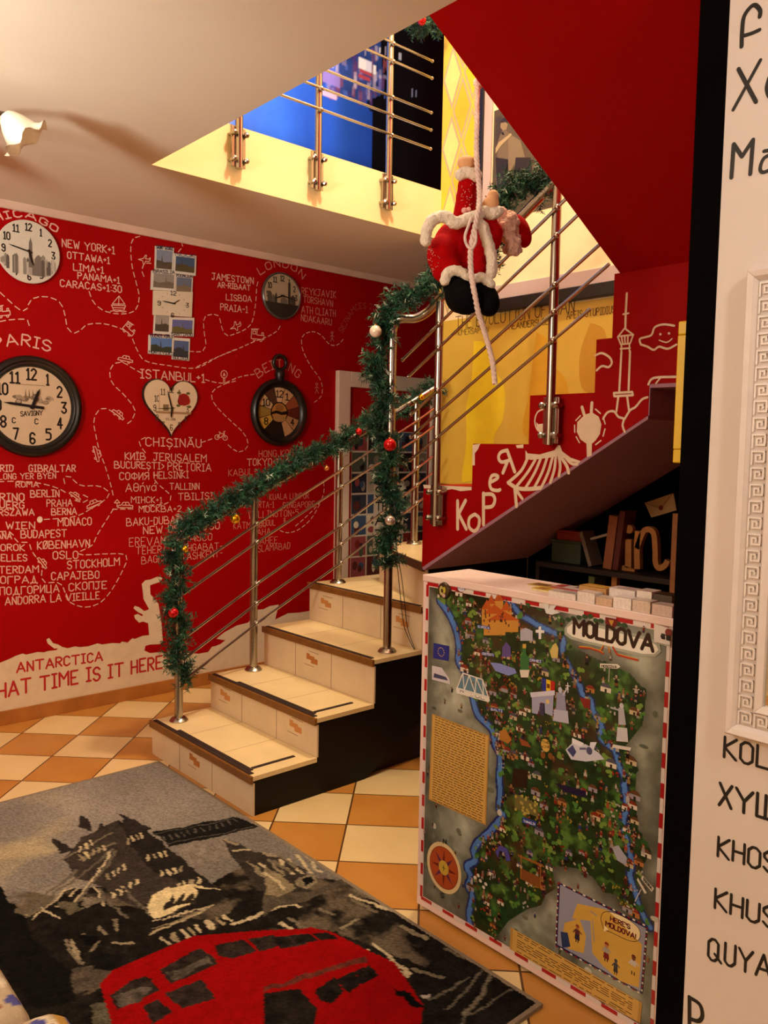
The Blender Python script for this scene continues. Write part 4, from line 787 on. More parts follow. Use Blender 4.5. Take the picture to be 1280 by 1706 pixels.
RGB[land] = g[land]
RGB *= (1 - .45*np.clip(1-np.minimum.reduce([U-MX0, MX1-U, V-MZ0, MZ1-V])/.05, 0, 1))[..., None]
r1 = c2([(118,225),(170,300),(198,380),(208,440),(205,500),(232,555),(258,600),(275,690),(300,760),(360,820),(378,900),(400,950),(395,1050),(400,1113)])+c3([(400,60),(395,130),(410,165),(350,240),(300,285),(275,330),(285,370),(245,400),(265,450),(250,490),(270,540),(255,620),(275,700),(350,740)])
r2_ = c2([(395,195),(450,235),(490,285),(560,330),(640,370),(690,400),(690,470),(730,550),(770,620),(780,655),(822,690),(830,740),(870,800),(865,860),(930,920),(950,990),(980,1060),(975,1113)])+c3([(975,20),(985,120),(970,200),(990,300),(1010,380),(1000,440),(1030,530),(1050,600),(1095,680)])
for L_, wd_ in ((smoothline(r1, 4), .0080), (smoothline(r2_, 4), .0062)):
    dd = segdist(L_, U, V) + (n3_-.5)*.004
    RGB[dd < wd_*1.75] = hexrgb('#1c2a66'); m_ = dd < wd_; RGB[m_] = (hexrgb('#4a78c0')*(.7+.6*n2_[..., None]))[m_]
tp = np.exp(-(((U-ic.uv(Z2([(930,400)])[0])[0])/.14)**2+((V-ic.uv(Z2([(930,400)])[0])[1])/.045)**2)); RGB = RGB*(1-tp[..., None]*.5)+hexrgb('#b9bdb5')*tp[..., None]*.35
PRINTG = mat('glossy_print', rough=.28, var=.02, scale=30, attr=True)
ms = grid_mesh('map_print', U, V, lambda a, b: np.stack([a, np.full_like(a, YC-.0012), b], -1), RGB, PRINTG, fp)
# red and white dashed border
bd = Paint(1, YC-.0006, -1, .0003); BW = .010
def dashes(a, b, n, vert):
    for i in range(n):
        t0, t1 = i/n, (i+1)/n; q = '#a8141c' if i % 2 == 0 else '#d9cfcb'
        if vert: bd.poly([(a[0]-BW/2, a[1]+(b[1]-a[1])*t0), (a[0]+BW/2, a[1]+(b[1]-a[1])*t0), (a[0]+BW/2, a[1]+(b[1]-a[1])*t1), (a[0]-BW/2, a[1]+(b[1]-a[1])*t1)], q)
        else: bd.poly([(a[0]+(b[0]-a[0])*t0, a[1]-BW/2), (a[0]+(b[0]-a[0])*t1, a[1]-BW/2), (a[0]+(b[0]-a[0])*t1, a[1]+BW/2), (a[0]+(b[0]-a[0])*t0, a[1]+BW/2)], q)
dashes((MX0-.008, MZ0-.005), (MX0-.008, MZ1+.005), 27, True); dashes((MX1+.004, MZ0-.005), (MX1+.004, MZ1+.005), 27, True); dashes((MX0-.008, MZ1+.008), (MX1+.004, MZ1+.008), 17, False); dashes((MX0-.008, MZ0-.008), (MX1+.004, MZ0-.008), 17, False)
bd.build('dashed_border', PRINTG, fp)
# drawings on the map
def P2(L, q, k_=2): ic.poly(c2(L), q, k_)
def P3_(L, q, k_=2): ic.poly(c3(L), q, k_)
S = .00098/2.783*2.6
def txt2(t, a, b, h, wd, q, k_=6, Zf=c2): A, B = Zf([a, b]); ic.text_uv(t, A, B, h, wd, q, k_, 1.1, .05)
fr = random.Random(21)
FC = ['#7a241c','#8f877a','#4a1814','#6c4628','#2a2640','#8a683a','#a8a298','#552026','#20326a','#5e2e1a','#746450','#0e0c0a','#8f3f2a','#3a5430','#18120f','#241a2c']
LW = inside(west+south+east, U, V)
def figure(u, v, s):
    """a small cartoon villager"""
    a, b, d = fr.choice(FC), fr.choice(FC), fr.choice(FC); k_ = 2+fr.random()
    ic.poly([(u-.35*s, v-.5*s), (u+.35*s, v-.5*s), (u+.25*s, v+.2*s), (u-.25*s, v+.2*s)], a, k_); ic.poly([(u-.3*s, v-1*s), (u-.05*s, v-1*s), (u, v-.5*s), (u-.3*s, v-.5*s)], d, k_); ic.poly([(u+.05*s, v-1*s), (u+.3*s, v-1*s), (u+.3*s, v-.5*s), (u, v-.5*s)], d, k_)
    ic.stroke([(u-.2*s, v+.1*s), (u-.6*s, v-.2*s+fr.uniform(0, .6)*s)], .18*s, b, k_, False); ic.stroke([(u+.2*s, v+.1*s), (u+.6*s, v-.2*s+fr.uniform(0, .6)*s)], .18*s, b, k_, False)
    ic.ell((u, v+.45*s), .22*s, .25*s, '#a07858', k_+.2, 8); ic.poly([(u-.25*s, v+.55*s), (u+.25*s, v+.55*s), (u+.1*s, v+.85*s), (u-.1*s, v+.85*s)], b, k_+.4)
def shrub(u, v, s):
    q = fr.choice(['#2c5a28','#1b3d1c','#4b7a34','#6b8a3a','#16301a'])
    for i in range(4): ic.ell((u+fr.uniform(-.6, .6)*s, v+fr.uniform(-.4, .5)*s), .45*s, .4*s, q, 1.5+fr.random()*.3, 7)
def dots(u, v, s):
    q = fr.choice(['#8f1c16','#a8a298','#9a3822','#701616','#97802e'])
    for i in range(5): ic.ell((u+fr.uniform(-1, 1)*s, v+fr.uniform(-.7, .7)*s), .22*s, .22*s, q, 2.2+fr.random()*.3, 6)
def house(u, v, s):
    ic.poly([(u-s, v-.6*s), (u+s, v-.6*s), (u+s, v+.2*s), (u-s, v+.2*s)], fr.choice(['#b9a888','#8f8a96','#a5703c','#d0c8b8']), 2.1); ic.poly([(u-1.2*s, v+.2*s), (u+1.2*s, v+.2*s), (u+.4*s, v+.9*s), (u-.4*s, v+.9*s)], fr.choice(['#7a2c1c','#5a3a20','#4a4a5a']), 2.3)
    ic.poly([(u-.2*s, v-.6*s), (u+.2*s, v-.6*s), (u+.2*s, v-.05*s), (u-.2*s, v-.05*s)], '#2b1c14', 2.5)
n_ = 0
ii = np.argwhere(LW)
for q in range(900):
    i, j = ii[fr.randrange(len(ii))]; u, v = U[i, j], V[i, j]; s = fr.uniform(.008, .0155); t = fr.random()
    (figure if t < .36 else shrub if t < .80 else dots if t < .90 else house)(u, v, s)
jj = np.argwhere(~LW)
for q in range(60):
    i, j = jj[fr.randrange(len(jj))]; 
    if fr.random() < .6: ic.ell((U[i, j], V[i, j]), fr.uniform(.006, .014), fr.uniform(.004, .010), fr.choice(['#5e6456','#6a6a5c','#b9bab0','#474a42']), 1.3, 8)
    else: figure(U[i, j], V[i, j], .009)
# castle
for (x, y, w_, h_) in ((340,300,24,90),(375,330,50,110),(395,250,20,60),(430,310,24,100),(360,260,18,50),(415,340,70,60)):
    P2([(x-w_, y+h_*.5), (x+w_, y+h_*.5), (x+w_, y-h_*.4), (x-w_, y-h_*.4)], '#c08a3c', 3); P2([(x-w_*1.1, y-h_*.4), (x+w_*1.1, y-h_*.4), (x, y-h_*.4-45)], '#b0521e', 3.3)
for i in range(14): x, y = fr.uniform(325, 445), fr.uniform(270, 345); P2([(x-3, y+6), (x+3, y+6), (x+3, y-6), (x-3, y-6)], '#5a3212', 3.5)
# parchments
def parchment(P, Zf, n, q='#b58b45'):
    Q = [np.array(p) for p in Zf(P)]; ic.poly(Q, q, 3); pr_ = random.Random(4)
    c_ = sum(Q)/4
    ic.poly([c_+(p-c_)*np.array([.96, .97]) for p in Q], '#c9a255' if q[1] == 'b' else q, 3.2)
    for i in range(n):
        t = (i+.8)/(n+.6); A = Q[0]+(Q[3]-Q[0])*t; B = Q[1]+(Q[2]-Q[1])*t; x = .06
        while x < .92:
            l = pr_.uniform(.03, .10); ic.stroke([A+(B-A)*x, A+(B-A)*min(x+l, .94)], .0022, '#5e4018', 3.6, False); x += l+.018
parchment([(85,748),(352,850),(345,1120),(60,1095)], c2, 26) if False else parchment([(85,748),(350,850),(335,1265),(70,1145)], c2, 34)
parchment([(450,680),(1060,1030),(1050,1125),(445,780)], c3, 9)
# flags, bridge, train
P2([(92,420),(165,435),(162,505),(90,490)], '#1d2c86', 3)
for i in range(12): a = i*pi/6; cu = ic.uv(Z2([(127,462)])[0]); ic.ell((cu[0]+.0125*cos(a), cu[1]+.0125*sin(a)), .0017, .0017, '#e0c22a', 3.5, 6)
for i, q in enumerate(('#1c2f8c', '#d9b81e', '#b01a1a')): P2([(595+20*i,582+6*i),(615+20*i,588+6*i),(615+20*i,648+6*i),(595+20*i,640+6*i)], q, 4)
P2([(618,608),(632,612),(632,632),(618,628)], '#6a3a14', 4.3)
P2([(228,560),(320,590),(355,690),(200,640)], '#5a7f94', 2.6)
for a, b in (((228,560),(320,590)),((228,560),(198,640)),((320,590),(352,688)),((198,628),(352,672)),((198,645),(352,690)),((228,560),(235,640)),((258,570),(235,640)),((258,570),(285,655)),((290,580),(285,655)),((290,580),(325,668)),((320,590),(325,668))): ic.stroke(c2([a, b]), .0035, '#dcdcd6', 3.5, False)
P2([(200,632),(350,675),(348,695),(198,652)], '#e0ded8', 3.7); txt2('PODUL', (215,650), (330,684), .006, .0016, '#333a55', 4)
P2([(85,525),(130,535),(165,585),(170,612),(85,590)], '#c9c6d0', 3); P2([(95,560),(150,578),(160,595),(92,580)], '#3d4468', 3.4)
# arch and statue
P2([(548,655),(640,640),(650,655),(645,760),(610,745),(608,700),(590,695),(575,750),(550,745)], '#9c9fc0', 4); P2([(540,650),(655,640),(655,662),(545,672)], '#c6c7dc', 4.3); ic.ell(ic.uv(Z2([(622,692)])[0]), .006, .006, '#d8c07a', 4.5, 12); P2([(585,700),(605,700),(605,760),(585,750)], '#3a3358', 4.2)
P2([(655,725),(715,735),(720,795),(645,780)], '#aeb0c8', 4); P2([(665,650),(700,648),(708,735),(660,730)], '#8d90b0', 4.2); ic.ell(ic.uv(Z2([(680,638)])[0]), .006, .008, '#b9bbd2', 4.4, 9); ic.stroke(c2([(695,660),(715,625)]), .004, '#b9bbd2', 4.4); ic.stroke(c2([(715,605),(716,650)]), .002, '#e0e0ea', 4.5); ic.stroke(c2([(706,618),(726,620)]), .002, '#e0e0ea', 4.5)
P2([(950,720),(975,725),(985,800),(950,800)], '#a9aab4', 4); P2([(945,810),(990,815),(995,880),(940,875)], '#c1c1c8', 4); P2([(925,890),(1010,905),(1005,920),(920,905)], '#d0c9c4', 4.2); ic.stroke(c2([(965,735),(915,720)]), .004, '#a9aab4', 4.2); ic.ell(ic.uv(Z2([(965,712)])[0]), .006, .007, '#b9bac2', 4.3, 9)
# plane, wagon, bottle, balloon, gates
P2([(705,915),(735,885),(800,890),(860,930),(885,960),(800,970),(730,960)], '#c5c8da', 4); P2([(735,860),(790,885),(775,900),(735,885)], '#e0e2ee', 4.3); P2([(850,880),(835,915),(815,905),(820,880)], '#d5d7e6', 4.3); P2([(712,915),(738,893),(755,925),(740,950)], '#3c4472', 4.4); ic.ell(ic.uv(Z2([(815,920)])[0]), .009, .010, '#4a4f74', 4.5, 12); P2([(770,905),(800,905),(800,915),(770,915)], '#5a5f82', 4.5)
ic.ell(ic.uv(Z2([(612,895)])[0]), .014, .017, '#c8a552', 4, 18); txt2('THE', (595,885), (630,888), .006, .0014, '#4a2a10', 4.3); txt2('WINE', (590,905), (634,908), .006, .0014, '#4a2a10', 4.3); ic.ell(ic.uv(Z2([(600,940)])[0]), .008, .009, '#7a4a20', 4.2, 12); ic.ell(ic.uv(Z2([(635,945)])[0]), .008, .009, '#7a4a20', 4.2, 12); P2([(490,860),(530,880),(545,905),(500,895)], '#8c4a24', 4)
P2([(508,430),(520,430),(522,470),(536,490),(535,545),(495,545),(494,490),(506,470)], '#2f6a3a', 4); P2([(492,545),(538,545),(532,580),(498,580)], '#d6cec0', 4.2); P2([(506,425),(522,425),(522,445),(506,445)], '#c9a34a', 4.3)
P2([(355,510),(400,515),(470,540),(478,560),(440,572),(380,550)], '#7a86c8', 4); P2([(495,360),(520,350),(552,365),(552,410),(495,410)], '#a9abbd', 4); P2([(580,345),(592,343),(592,360),(606,362),(606,374),(592,374),(592,402),(580,402),(580,374),(566,372),(566,360),(580,358)], '#e2e2e4', 4); P2([(412,440),(430,415),(450,440),(452,485),(410,485)], '#5a4a8a', 4); P2([(645,430),(660,420),(672,445),(668,490),(640,490),(632,460)], '#c7b46a', 4)
P2([(398,830),(425,818),(455,870),(440,885),(400,870)], '#a8712e', 4); P2([(770,672),(820,682),(818,725),(790,720)], '#7a2320', 4)
for (x, y, n__) in ((325,345,'SOROCA'),(345,470,'COSTESTI'),(565,500,'ORHEI'),(385,728,'BALTI')): q = c2([(x-30, y-10), (x+30, y), (x+30, y+14), (x-30, y+4)]); ic.poly(q, '#27408f', 4); txt2(n__, (x-26, y+4), (x+26, y+11), .0055, .0012, '#d8dcf0', 4.4)
P3_([(505,170),(570,190),(568,215),(503,195)], '#27408f', 4); txt2('TARACLIA', (510,192), (564,208), .0055, .0012, '#d8dcf0', 4.4, c3)
# title plate
tpl = [(712,350),(735,332),(800,335),(1090,410),(1125,430),(1135,452),(1115,472),(1060,470),(800,410),(735,390),(712,372)]
P2([(700,350),(730,318),(800,322),(1095,395),(1140,425),(1148,460),(1120,485),(1055,482),(795,422),(728,402),(700,380)], '#a3a89c', 4); P2(tpl, '#e6e4da', 4.3)
txt2('MOLDOVA', (744,376), (1110,458), .036, .0088, '#2b1a16', 5.5)
P2([(890,300),(945,310),(945,335),(918,360),(890,330)], '#6e1a1c', 5); P2([(905,312),(930,316),(918,345)], '#b58a3a', 5.4)
for L_ in ([(770,440),(820,445),(865,460),(880,435)], [(905,440),(910,465)], [(925,440),(945,475),(1000,490),(1040,500)], [(865,460),(880,470)]): ic.stroke(c2(L_), .004, '#b02c20', 5); ic.stroke(c2([(x, y-5) for x, y in L_]), .002, '#cfa030', 5.4)
for i in range(12):
    x = 690+i*26+fr.uniform(-5, 5); ic.ell(ic.uv(Z2([(x, 318-22*sin(i/11*pi)+ (0 if i < 6 else 20))])[0]), .008, .006, '#2c4a2c', 4.1, 7)
P2([(865,515),(945,518),(960,530),(945,540),(865,535)], '#d8d4c6', 4.5); txt2('MOSCOVA', (872,534), (942,537), .006, .0015, '#2a2620', 5); ic.stroke(c2([(908,540),(905,600)]), .0018, '#c8c4ba', 4.5)
P3_([(1062,440),(1115,500),(1105,517),(1055,455)], '#d0ccbe', 4.5); txt2('ODESSA', (1066,462), (1104,506), .007, .0016, '#2a2620', 5, c3); P3_([(1040,450),(1082,520),(1072,525),(1036,460)], '#d0ccbe', 4.5); ic.stroke(c3([(1055,505),(1027,560)]), .002, '#c8c4ba', 4.5)
P2([(600,238),(630,232),(625,260),(668,238),(650,265),(680,280),(640,290),(615,283)], '#d6d8d8', 4.5); ic.ell(ic.uv(Z2([(220,165)])[0]), .013, .011, '#d8d8ea', 4.5, 16); txt2('BUN', (204,172), (238,174), .007, .0016, '#3a3f80', 5)
# compass rose
cc_ = c3([(140,405)])[0]
crx = abs(c3([(222,405)])[0][0]-cc_[0]); crz = abs(c3([(140,520)])[0][1]-cc_[1]); K_ = crx/.0335
for rr__, q, k_ in ((1, '#d6c190', 4), (.84, '#8f3c1c', 4.3), (.80, '#a84a20', 4.5), (.29, '#c0a23a', 5)): ic.ell(cc_, rr__*crx, rr__*crz, q, k_, 32)
for i in range(8):
    a = i*pi/4; ic.poly([(cc_[0]+crx*.2*sin(a-.5), cc_[1]+crz*.2*cos(a-.5)), (cc_[0]+crx*.74*sin(a), cc_[1]+crz*.74*cos(a)), (cc_[0]+crx*.2*sin(a+.5), cc_[1]+crz*.2*cos(a+.5))], '#5a2a50' if i % 2 else '#6a2018', 4.8)
ic.stroke([(cc_[0]-.006, cc_[1]), (cc_[0]+.006, cc_[1])], .002, '#2a4a2a', 5.4); ic.stroke([(cc_[0], cc_[1]-.008), (cc_[0], cc_[1]+.008)], .002, '#2a4a2a', 5.4)
txt2('N', (137,290), (151,294), .013, .0028, '#14120f', 5, c3); txt2('S', (126,540), (140,545), .013, .0028, '#14120f', 5, c3)
# well, tunnel gate, sheep, ship
P3_([(480,340),(600,390),(610,405),(490,355)], '#8a5a24', 4.6); P3_([(495,405),(590,450),(588,500),(495,455)], '#7a4a20', 4.5); ic.stroke(c3([(500,345),(497,455)]), .0025, '#a06c30', 4.6); ic.stroke(c3([(590,390),(588,500)]), .0025, '#a06c30', 4.6); P3_([(380,330),(400,302),(435,315),(450,370),(430,375),(425,335),(398,325),(392,362)], '#4a4a9a', 4.5)
for x, y in ((285,450),(310,465),(335,480),(300,440),(325,495)): ic.ell(ic.uv(Z3([(x, y)])[0]), .006, .005, '#cfc9bf', 4.5, 8)
P3_([(920,310),(950,300),(990,360),(985,395),(945,370)], '#9a9cae', 4.5); P3_([(470,60),(575,110),(578,170),(470,130)], '#6a6438', 4.2)
for i in range(22): x, y = fr.uniform(472, 575), fr.uniform(65, 160); P3_([(x-5, y+6), (x+5, y+8), (x+5, y-4), (x-5, y-6)], '#a89c4a', 4.6)
P2([(462,1000),(530,1010),(525,1095),(455,1080)], '#2c1a12', 3.5); P3_([(650,10),(800,50),(800,80),(700,50)], '#1c1538', 3)
# inset picture with the speech bubble
P3_([(670,470),(1085,675),(1060,990),(658,765)], '#1d1e4a', 4); P3_([(680,482),(1078,685),(1052,978),(667,760)], '#8f93a8', 4.3)
P3_([(760,570),(900,600),(1060,760),(1045,960),(960,930),(880,860),(830,800),(820,650),(735,640)], '#c8a24a', 4.5); P3_([(700,660),(770,640),(800,720),(790,800),(720,780),(690,740)], '#c8a24a', 4.5); P3_([(690,500),(760,530),(740,560),(690,600)], '#a9adbd', 4.6)
for i in range(18):
    t = i/18; 
    for A, B in (((670,472),(1085,677)), ((658,765),(1060,990))): p = [(A[0]+(B[0]-A[0])*t, A[1]+(B[1]-A[1])*t), (A[0]+(B[0]-A[0])*(t+.028), A[1]+(B[1]-A[1])*(t+.028))]; ic.stroke(c3(p), .004, '#d8cfc6' if i % 2 else '#8a1c22', 4.8, False)
    for A, B in (((672,475),(660,762)), ((1083,680),(1058,985))): p = [(A[0]+(B[0]-A[0])*t, A[1]+(B[1]-A[1])*t), (A[0]+(B[0]-A[0])*(t+.028), A[1]+(B[1]-A[1])*(t+.028))]; ic.stroke(c3(p), .004, '#d8cfc6' if i % 2 else '#8a1c22', 4.8, False)
bub = smoothline(c3([(868,640),(880,612),(920,610),(990,640),(1040,680),(1052,715),(1040,742),(1000,742),(920,705),(885,690),(875,665),(868,640)]), 4)[:-1]; ic.poly(bub, '#e8d8a8', 5); ic.stroke(bub+[bub[0]], .0015, '#4a3a20', 5.2, False); P3_([(885,670),(905,690),(882,700)], '#e8d8a8', 5.3)
txt2("HERE'S", (914,648), (1004,688), .0105, .0028, '#5a1420', 6, c3); txt2('MOLDOVA!', (892,672), (1030,734), .0115, .0030, '#5a1420', 6, c3)
def person(x, y, s, coat, skirt, skin, hat):
    c_ = ic.uv(Z3([(x, y)])[0]); E_ = lambda L: [(c_[0]+a*s, c_[1]+b*s) for a, b in L]
    ic.poly(E_([(-.4,-.2),(.4,-.2),(.5,-1.2),(-.5,-1.2)]), skirt, 5.2); ic.poly(E_([(-.4,.55),(.4,.55),(.45,-.3),(-.45,-.3)]), coat, 5.4); ic.stroke(E_([(-.35,.4),(-.75,-.2)]), .2*s, coat, 5.3); ic.stroke(E_([(.35,.4),(.8,.1)]), .2*s, coat, 5.3)
    ic.ell((c_[0], c_[1]+.85*s), .3*s, .36*s, skin, 5.6, 12); ic.poly(E_([(-.4,1.0),(.4,1.0),(.25,1.35),(-.2,1.4)]), hat, 5.8); ic.stroke(E_([(-.2,-1.2),(-.2,-1.6)]), .18*s, '#2a1a14', 5.2); ic.stroke(E_([(.2,-1.2),(.2,-1.6)]), .18*s, '#2a1a14', 5.2)
person(760, 705, .0155, '#5a2a34', '#2a2a38', '#a06a44', '#8a3a28'); person(895, 790, .0165, '#a09a92', '#7a1e20', '#b07a52', '#8a2c22'); person(1020, 850, .0165, '#c0bcb8', '#2c2038', '#6a3420', '#5a1c1c'); person(938, 860, .013, '#3a3a44', '#2e2e36', '#4a4a52', '#3a3a44')
P3_([(682,700),(715,705),(728,770),(690,775)], '#2c3a62', 5.4)
for L_ in ([(830,650),(838,745)], [(820,605),(850,625)]): ic.stroke(c3(L_), .003, '#8a8f9c', 5.2)
ic.build('map_drawings', PRINTG, fp)
cdp = Paint(1, YC-.0012, -1, .0006); P = [cdp.uv(p) for p in Z2([(1118,330),(1192,352),(1192,438),(1118,415)])]
mcard = MB().prism([tuple(p) for p in P], 1, YC-.006, YC-.0042).build('info_card', mat('card_paper', '#d9d2cc', .5), fp)
cdp = Paint(1, YC-.006, -1, .0004); A, B = [cdp.uv(p) for p in Z2([(1146,398),(1188,410)])]; cdp.text_uv('433 TUR', A, B, .010, .003, '#14120f', 1, 1, 0); cdp.ell(cdp.uv(Z2([(1180,372)])[0]), .008, .009, '#7a2a24', 1, 12); A, B = [cdp.uv(p) for p in Z2([(1125,418),(1188,433)])]; cdp.stroke([A, B], .0012, '#6a645e', 1); cdp.build('card_print', PRINT, mcard)
bx_ = on(738.5, 984, 1, YC-.01); rb = .0245
bg = MB().lathe([(rb*.98, 0), (rb, .004), (rb*.9, .009), (rb*.4, .012), (rb*.01, .0125)], (bx_[0], YC-.001, bx_[2]), (0, -1, 0), 28).build('round_badge', mat('bronze_badge', '#4a3a26', .35, .4, var=.3, scale=60), ct, smooth=True)
pb = Paint(1, YC-.0128, -1, .0004); pb.ell((bx_[0]-.004, bx_[2]), .008, .014, '#b8b06a', 1, 10); pb.ell((bx_[0]+.007, bx_[2]+.003), .006, .010, '#b8a72a', 1.2, 9); pb.ell((bx_[0]+.006, bx_[2]-.013), .007, .006, '#c9a09a', 1.4, 9); pb.build('badge_relief', PRINT, bg)
# brochures lying on the counter
Q5 = lambda L: [(880+x/4.923, 780+y/4.923) for x, y in L]
def stackb(p0, p1, row, h, cover, edge_, label, art=None, z0=0, d_=None, rot=0):
    y = (1.728, 1.772, 1.825)[row]; d_ = d_ or (.036, .044, .05)[row]
    xa, xb_ = on(p0, 1010, 1, y)[0], on(p1, 1010, 1, y)[0]; x = (xa+xb_)/2; w_ = xb_-xa-.002; ca, sa = cos(rot), sin(rot)
    r = thing('brochure', label, 'brochure', (x, y, CZ+z0), 'brochures on the counter')
    m = MB(); m.obox((x, y, CZ+z0+h/2), (ca*w_/2, sa*w_/2, 0), (-sa*d_/2, ca*d_/2, 0), (0, 0, h/2-.0004)); m.build('pages', mat('pages_'+edge_[1:], edge_, .6, var=.12, scale=150), r)
    cv = Paint(2, CZ+z0+h-.0002, 1, .0004); E_ = lambda a, b: (x+ca*a*w_-sa*b*d_, y+sa*a*w_+ca*b*d_)
    cv.poly([E_(-.5,-.5), E_(.5,-.5), E_(.5,.5), E_(-.5,.5)], cover, 1)
    for q in (art or []): cv.poly([E_(q[0], q[1]), E_(q[2], q[1]), E_(q[2], q[3]), E_(q[0], q[3])], q[4], 2)
    cv.build('cover', PRINT, r)
stackb(886, 920, 2, .004, '#b08a30', '#c9b486', 'thin gold-covered leaflet at the far left of the counter top, behind the yellow one', [(-.35,-.3,.35,.3,'#5a3a1c')])
stackb(892, 944, 1, .006, '#d3ad3e', '#d8c48a', 'yellow leaflet at the left front of the counter top', [(-.4,-.4,-.1,.3,'#a5762a')])
stackb(926, 976, 2, .010, '#d8cdc9', '#b0504a', 'booklet with white and red cover lying behind the low white leaflets', [(-.45,-.4,-.15,.4,'#a3161c'),(.1,.0,.45,.4,'#2a1a1a')])
stackb(920, 966, 0, .016, '#cfc3bd', '#dcd0c8', 'low pile of white leaflets, leftmost at the front edge of the counter', [(-.1,-.3,.4,.3,'#a9a39c')])
stackb(968, 998, 0, .026, '#e2d2cc', '#dccfc8', 'white stack of leaflets standing right of the low white pile')
stackb(980, 1040, 2, .016, '#c08f35', '#c79a4a', 'gold booklet with a red emblem at the back of the counter', [(-.15,-.35,.3,.35,'#a5482a')])
stackb(972, 1018, 1, .034, '#c9962e', '#b98a4e', 'gold-topped brochure stack in front of the gold booklet', [(-.3,-.3,.3,.0,'#e0c070')])
stackb(999, 1027, 0, .020, '#d3bfae', '#c9a88c', 'small beige stack at the front edge, between two white stacks')
stackb(1022, 1066, 1, .040, '#e2d6d0', '#dacfc8', 'white leaflets spread out behind the middle of the front row', [(-.3,-.2,.3,-.1,'#b88a80'),(-.2,.1,.3,.2,'#b88a80')])
stackb(1028, 1059, 0, .028, '#e2d6d0', '#e4d8d2', 'plain white stack at the front edge, right of the small beige stack')
stackb(1068, 1094, 1, .044, '#e0d5cc', '#e6dad0', 'cream leaflets behind the beige booklets, next to the dark stack', [(-.4,-.1,.3,.0,'#b59a90')])
stackb(1060, 1091, 0, .028, '#d9c6b8', '#cdb8a8', 'beige stack of thin booklets, second at the front edge from the black border')
stackb(1096, 1128, 1, .042, '#2e2419', '#4a3a2c', 'dark brown stack of booklets at the right end of the counter')
stackb(1093, 1128, 0, .026, '#cdbcb2', '#cdb5ac', 'pinkish stack at the front edge, touching the black wall border')

# ---------------------------------------------------------------- shelf under the stairs
YS = 3.16
sh = thing('shelf', 'dark wooden shelf boards under the stairs behind the counter', 'shelf', (-1.9, YS, .02)); DW = mat('dark_wood', '#1c120d', .6, var=.2, scale=12)
xR = on(1118, 930, 1, YS-.09)[0]
for z in (.02, .38, .645, .868): MB().box((-2.35 if z < .8 else -2.36, YS-.09, z), (xR, YF-.014, z+.022)).build('board', DW, sh)
MB().box((xR, YS-.09, 0), (xR+.022, YF-.014, 1.16)).build('upright', mat('tan_shelf_edge', '#a0683a', .5, var=.1, scale=20), sh); MB().box((-2.36, YS-.09, 0), (-2.34, YF-.014, .866)).build('upright', DW, sh)
LW_ = mat('tan_wood', '#b5773a', .5, var=.12, scale=20)
zb = .8905
pI = on(1049, 955, 1, YS)
def letter(name, label, parts, c_, s):
    r = thing(name, label, 'letter', (c_[0], YS, zb)); 
    for i, (nm, pth, wd) in enumerate(parts):
        m = MB(); m2 = Paint(1, YS, -1, 0); P = [np.array((c_[0]+a*s, zb+.013+b*s)) for a, b in pth]
        if len(P) == 1: m.lathe([(wd, -.012), (wd, .012)], (P[0][0], YS, P[0][1]), (0, 1, 0), 18)
        else:
            P = smoothline(P, 6) if len(P) > 2 else P; L_, R_ = [], []
            for k_ in range(len(P)):
                t = P[min(k_+1, len(P)-1)]-P[max(k_-1, 0)]; t /= np.linalg.norm(t); n = np.array([-t[1], t[0]])*wd/2; L_.append(tuple(P[k_]+n)); R_.append(tuple(P[k_]-n))
            for k_ in range(len(P)-1): m.prism([L_[k_], L_[k_+1], R_[k_+1], R_[k_]], 1, YS-.013, YS+.013)
        m.build(nm, LW_, r)
sI = .24
letter('wooden_letter', 'tan wooden letter i standing on the shelf under the stairs', [('stem', [(0,0),(-.02,.62)], .030), ('dot', [(-.02,.84)], .019)], (pI[0], 0), .20)
pn_ = on(1061, 950, 1, YS)
letter('wooden_letter', 'tan wooden letter n with curled tail, right of the letter i', [('body', [(0,0),(-.03,.5),(-.02,.78)], .027), ('arch', [(-.03,.42),(.12,.80),(.32,.78),(.38,.45),(.40,.18),(.48,.08),(.60,.14),(.66,.25)], .024)], (pn_[0]+.01, 0), .21)
letter('wooden_letter', 'tan curved wooden letter lying low on the lower shelf, only its arch showing', [('arch', [(0,0),(.03,.5),(.15,.72),(.45,.70),(.62,.62)], .026)], (on(1022, 985, 1, YS)[0], 0), .19) if False else None
BKM = lambda n, q: mat('book_'+n, q, .55, var=.1, scale=30)
def book(x, z, w_, h, d_, lean, q, label, pages='#8a7a66', flat=False):
    r = thing('book', label, 'book', (x, YS, z), 'books under the stairs'); c_, s_ = cos(lean), sin(lean)
    def B(a0, a1, b0, b1, y0, y1, nm, m_):
        P = [(x+a*c_+b*s_, z+b*c_-a*s_) for a, b in ((a0,b0),(a1,b0),(a1,b1),(a0,b1))]; zmin = min(p[1] for p in P)-z
        MB().prism([(p[0], p[1]-min(0, off)) for p in P], 1, y0, y1).build(nm, m_, r)
    off = min(0, min(b*c_-a*s_ for a in (0, w_) for b in (0, h)))
    B(0, .003, 0, h, YS-d_/2, YS+d_/2, 'cover', q); B(w_-.003, w_, 0, h, YS-d_/2, YS+d_/2, 'cover', q); B(.003, w_-.003, .004, h-.004, YS-d_/2+.003, YS+d_/2-.004, 'pages', BKM('pages', pages)); B(.003, w_-.003, 0, h, YS-d_/2, YS-d_/2+.003, 'spine', q)
xb = lambda px, py: on(px, py, 1, YS)[0]
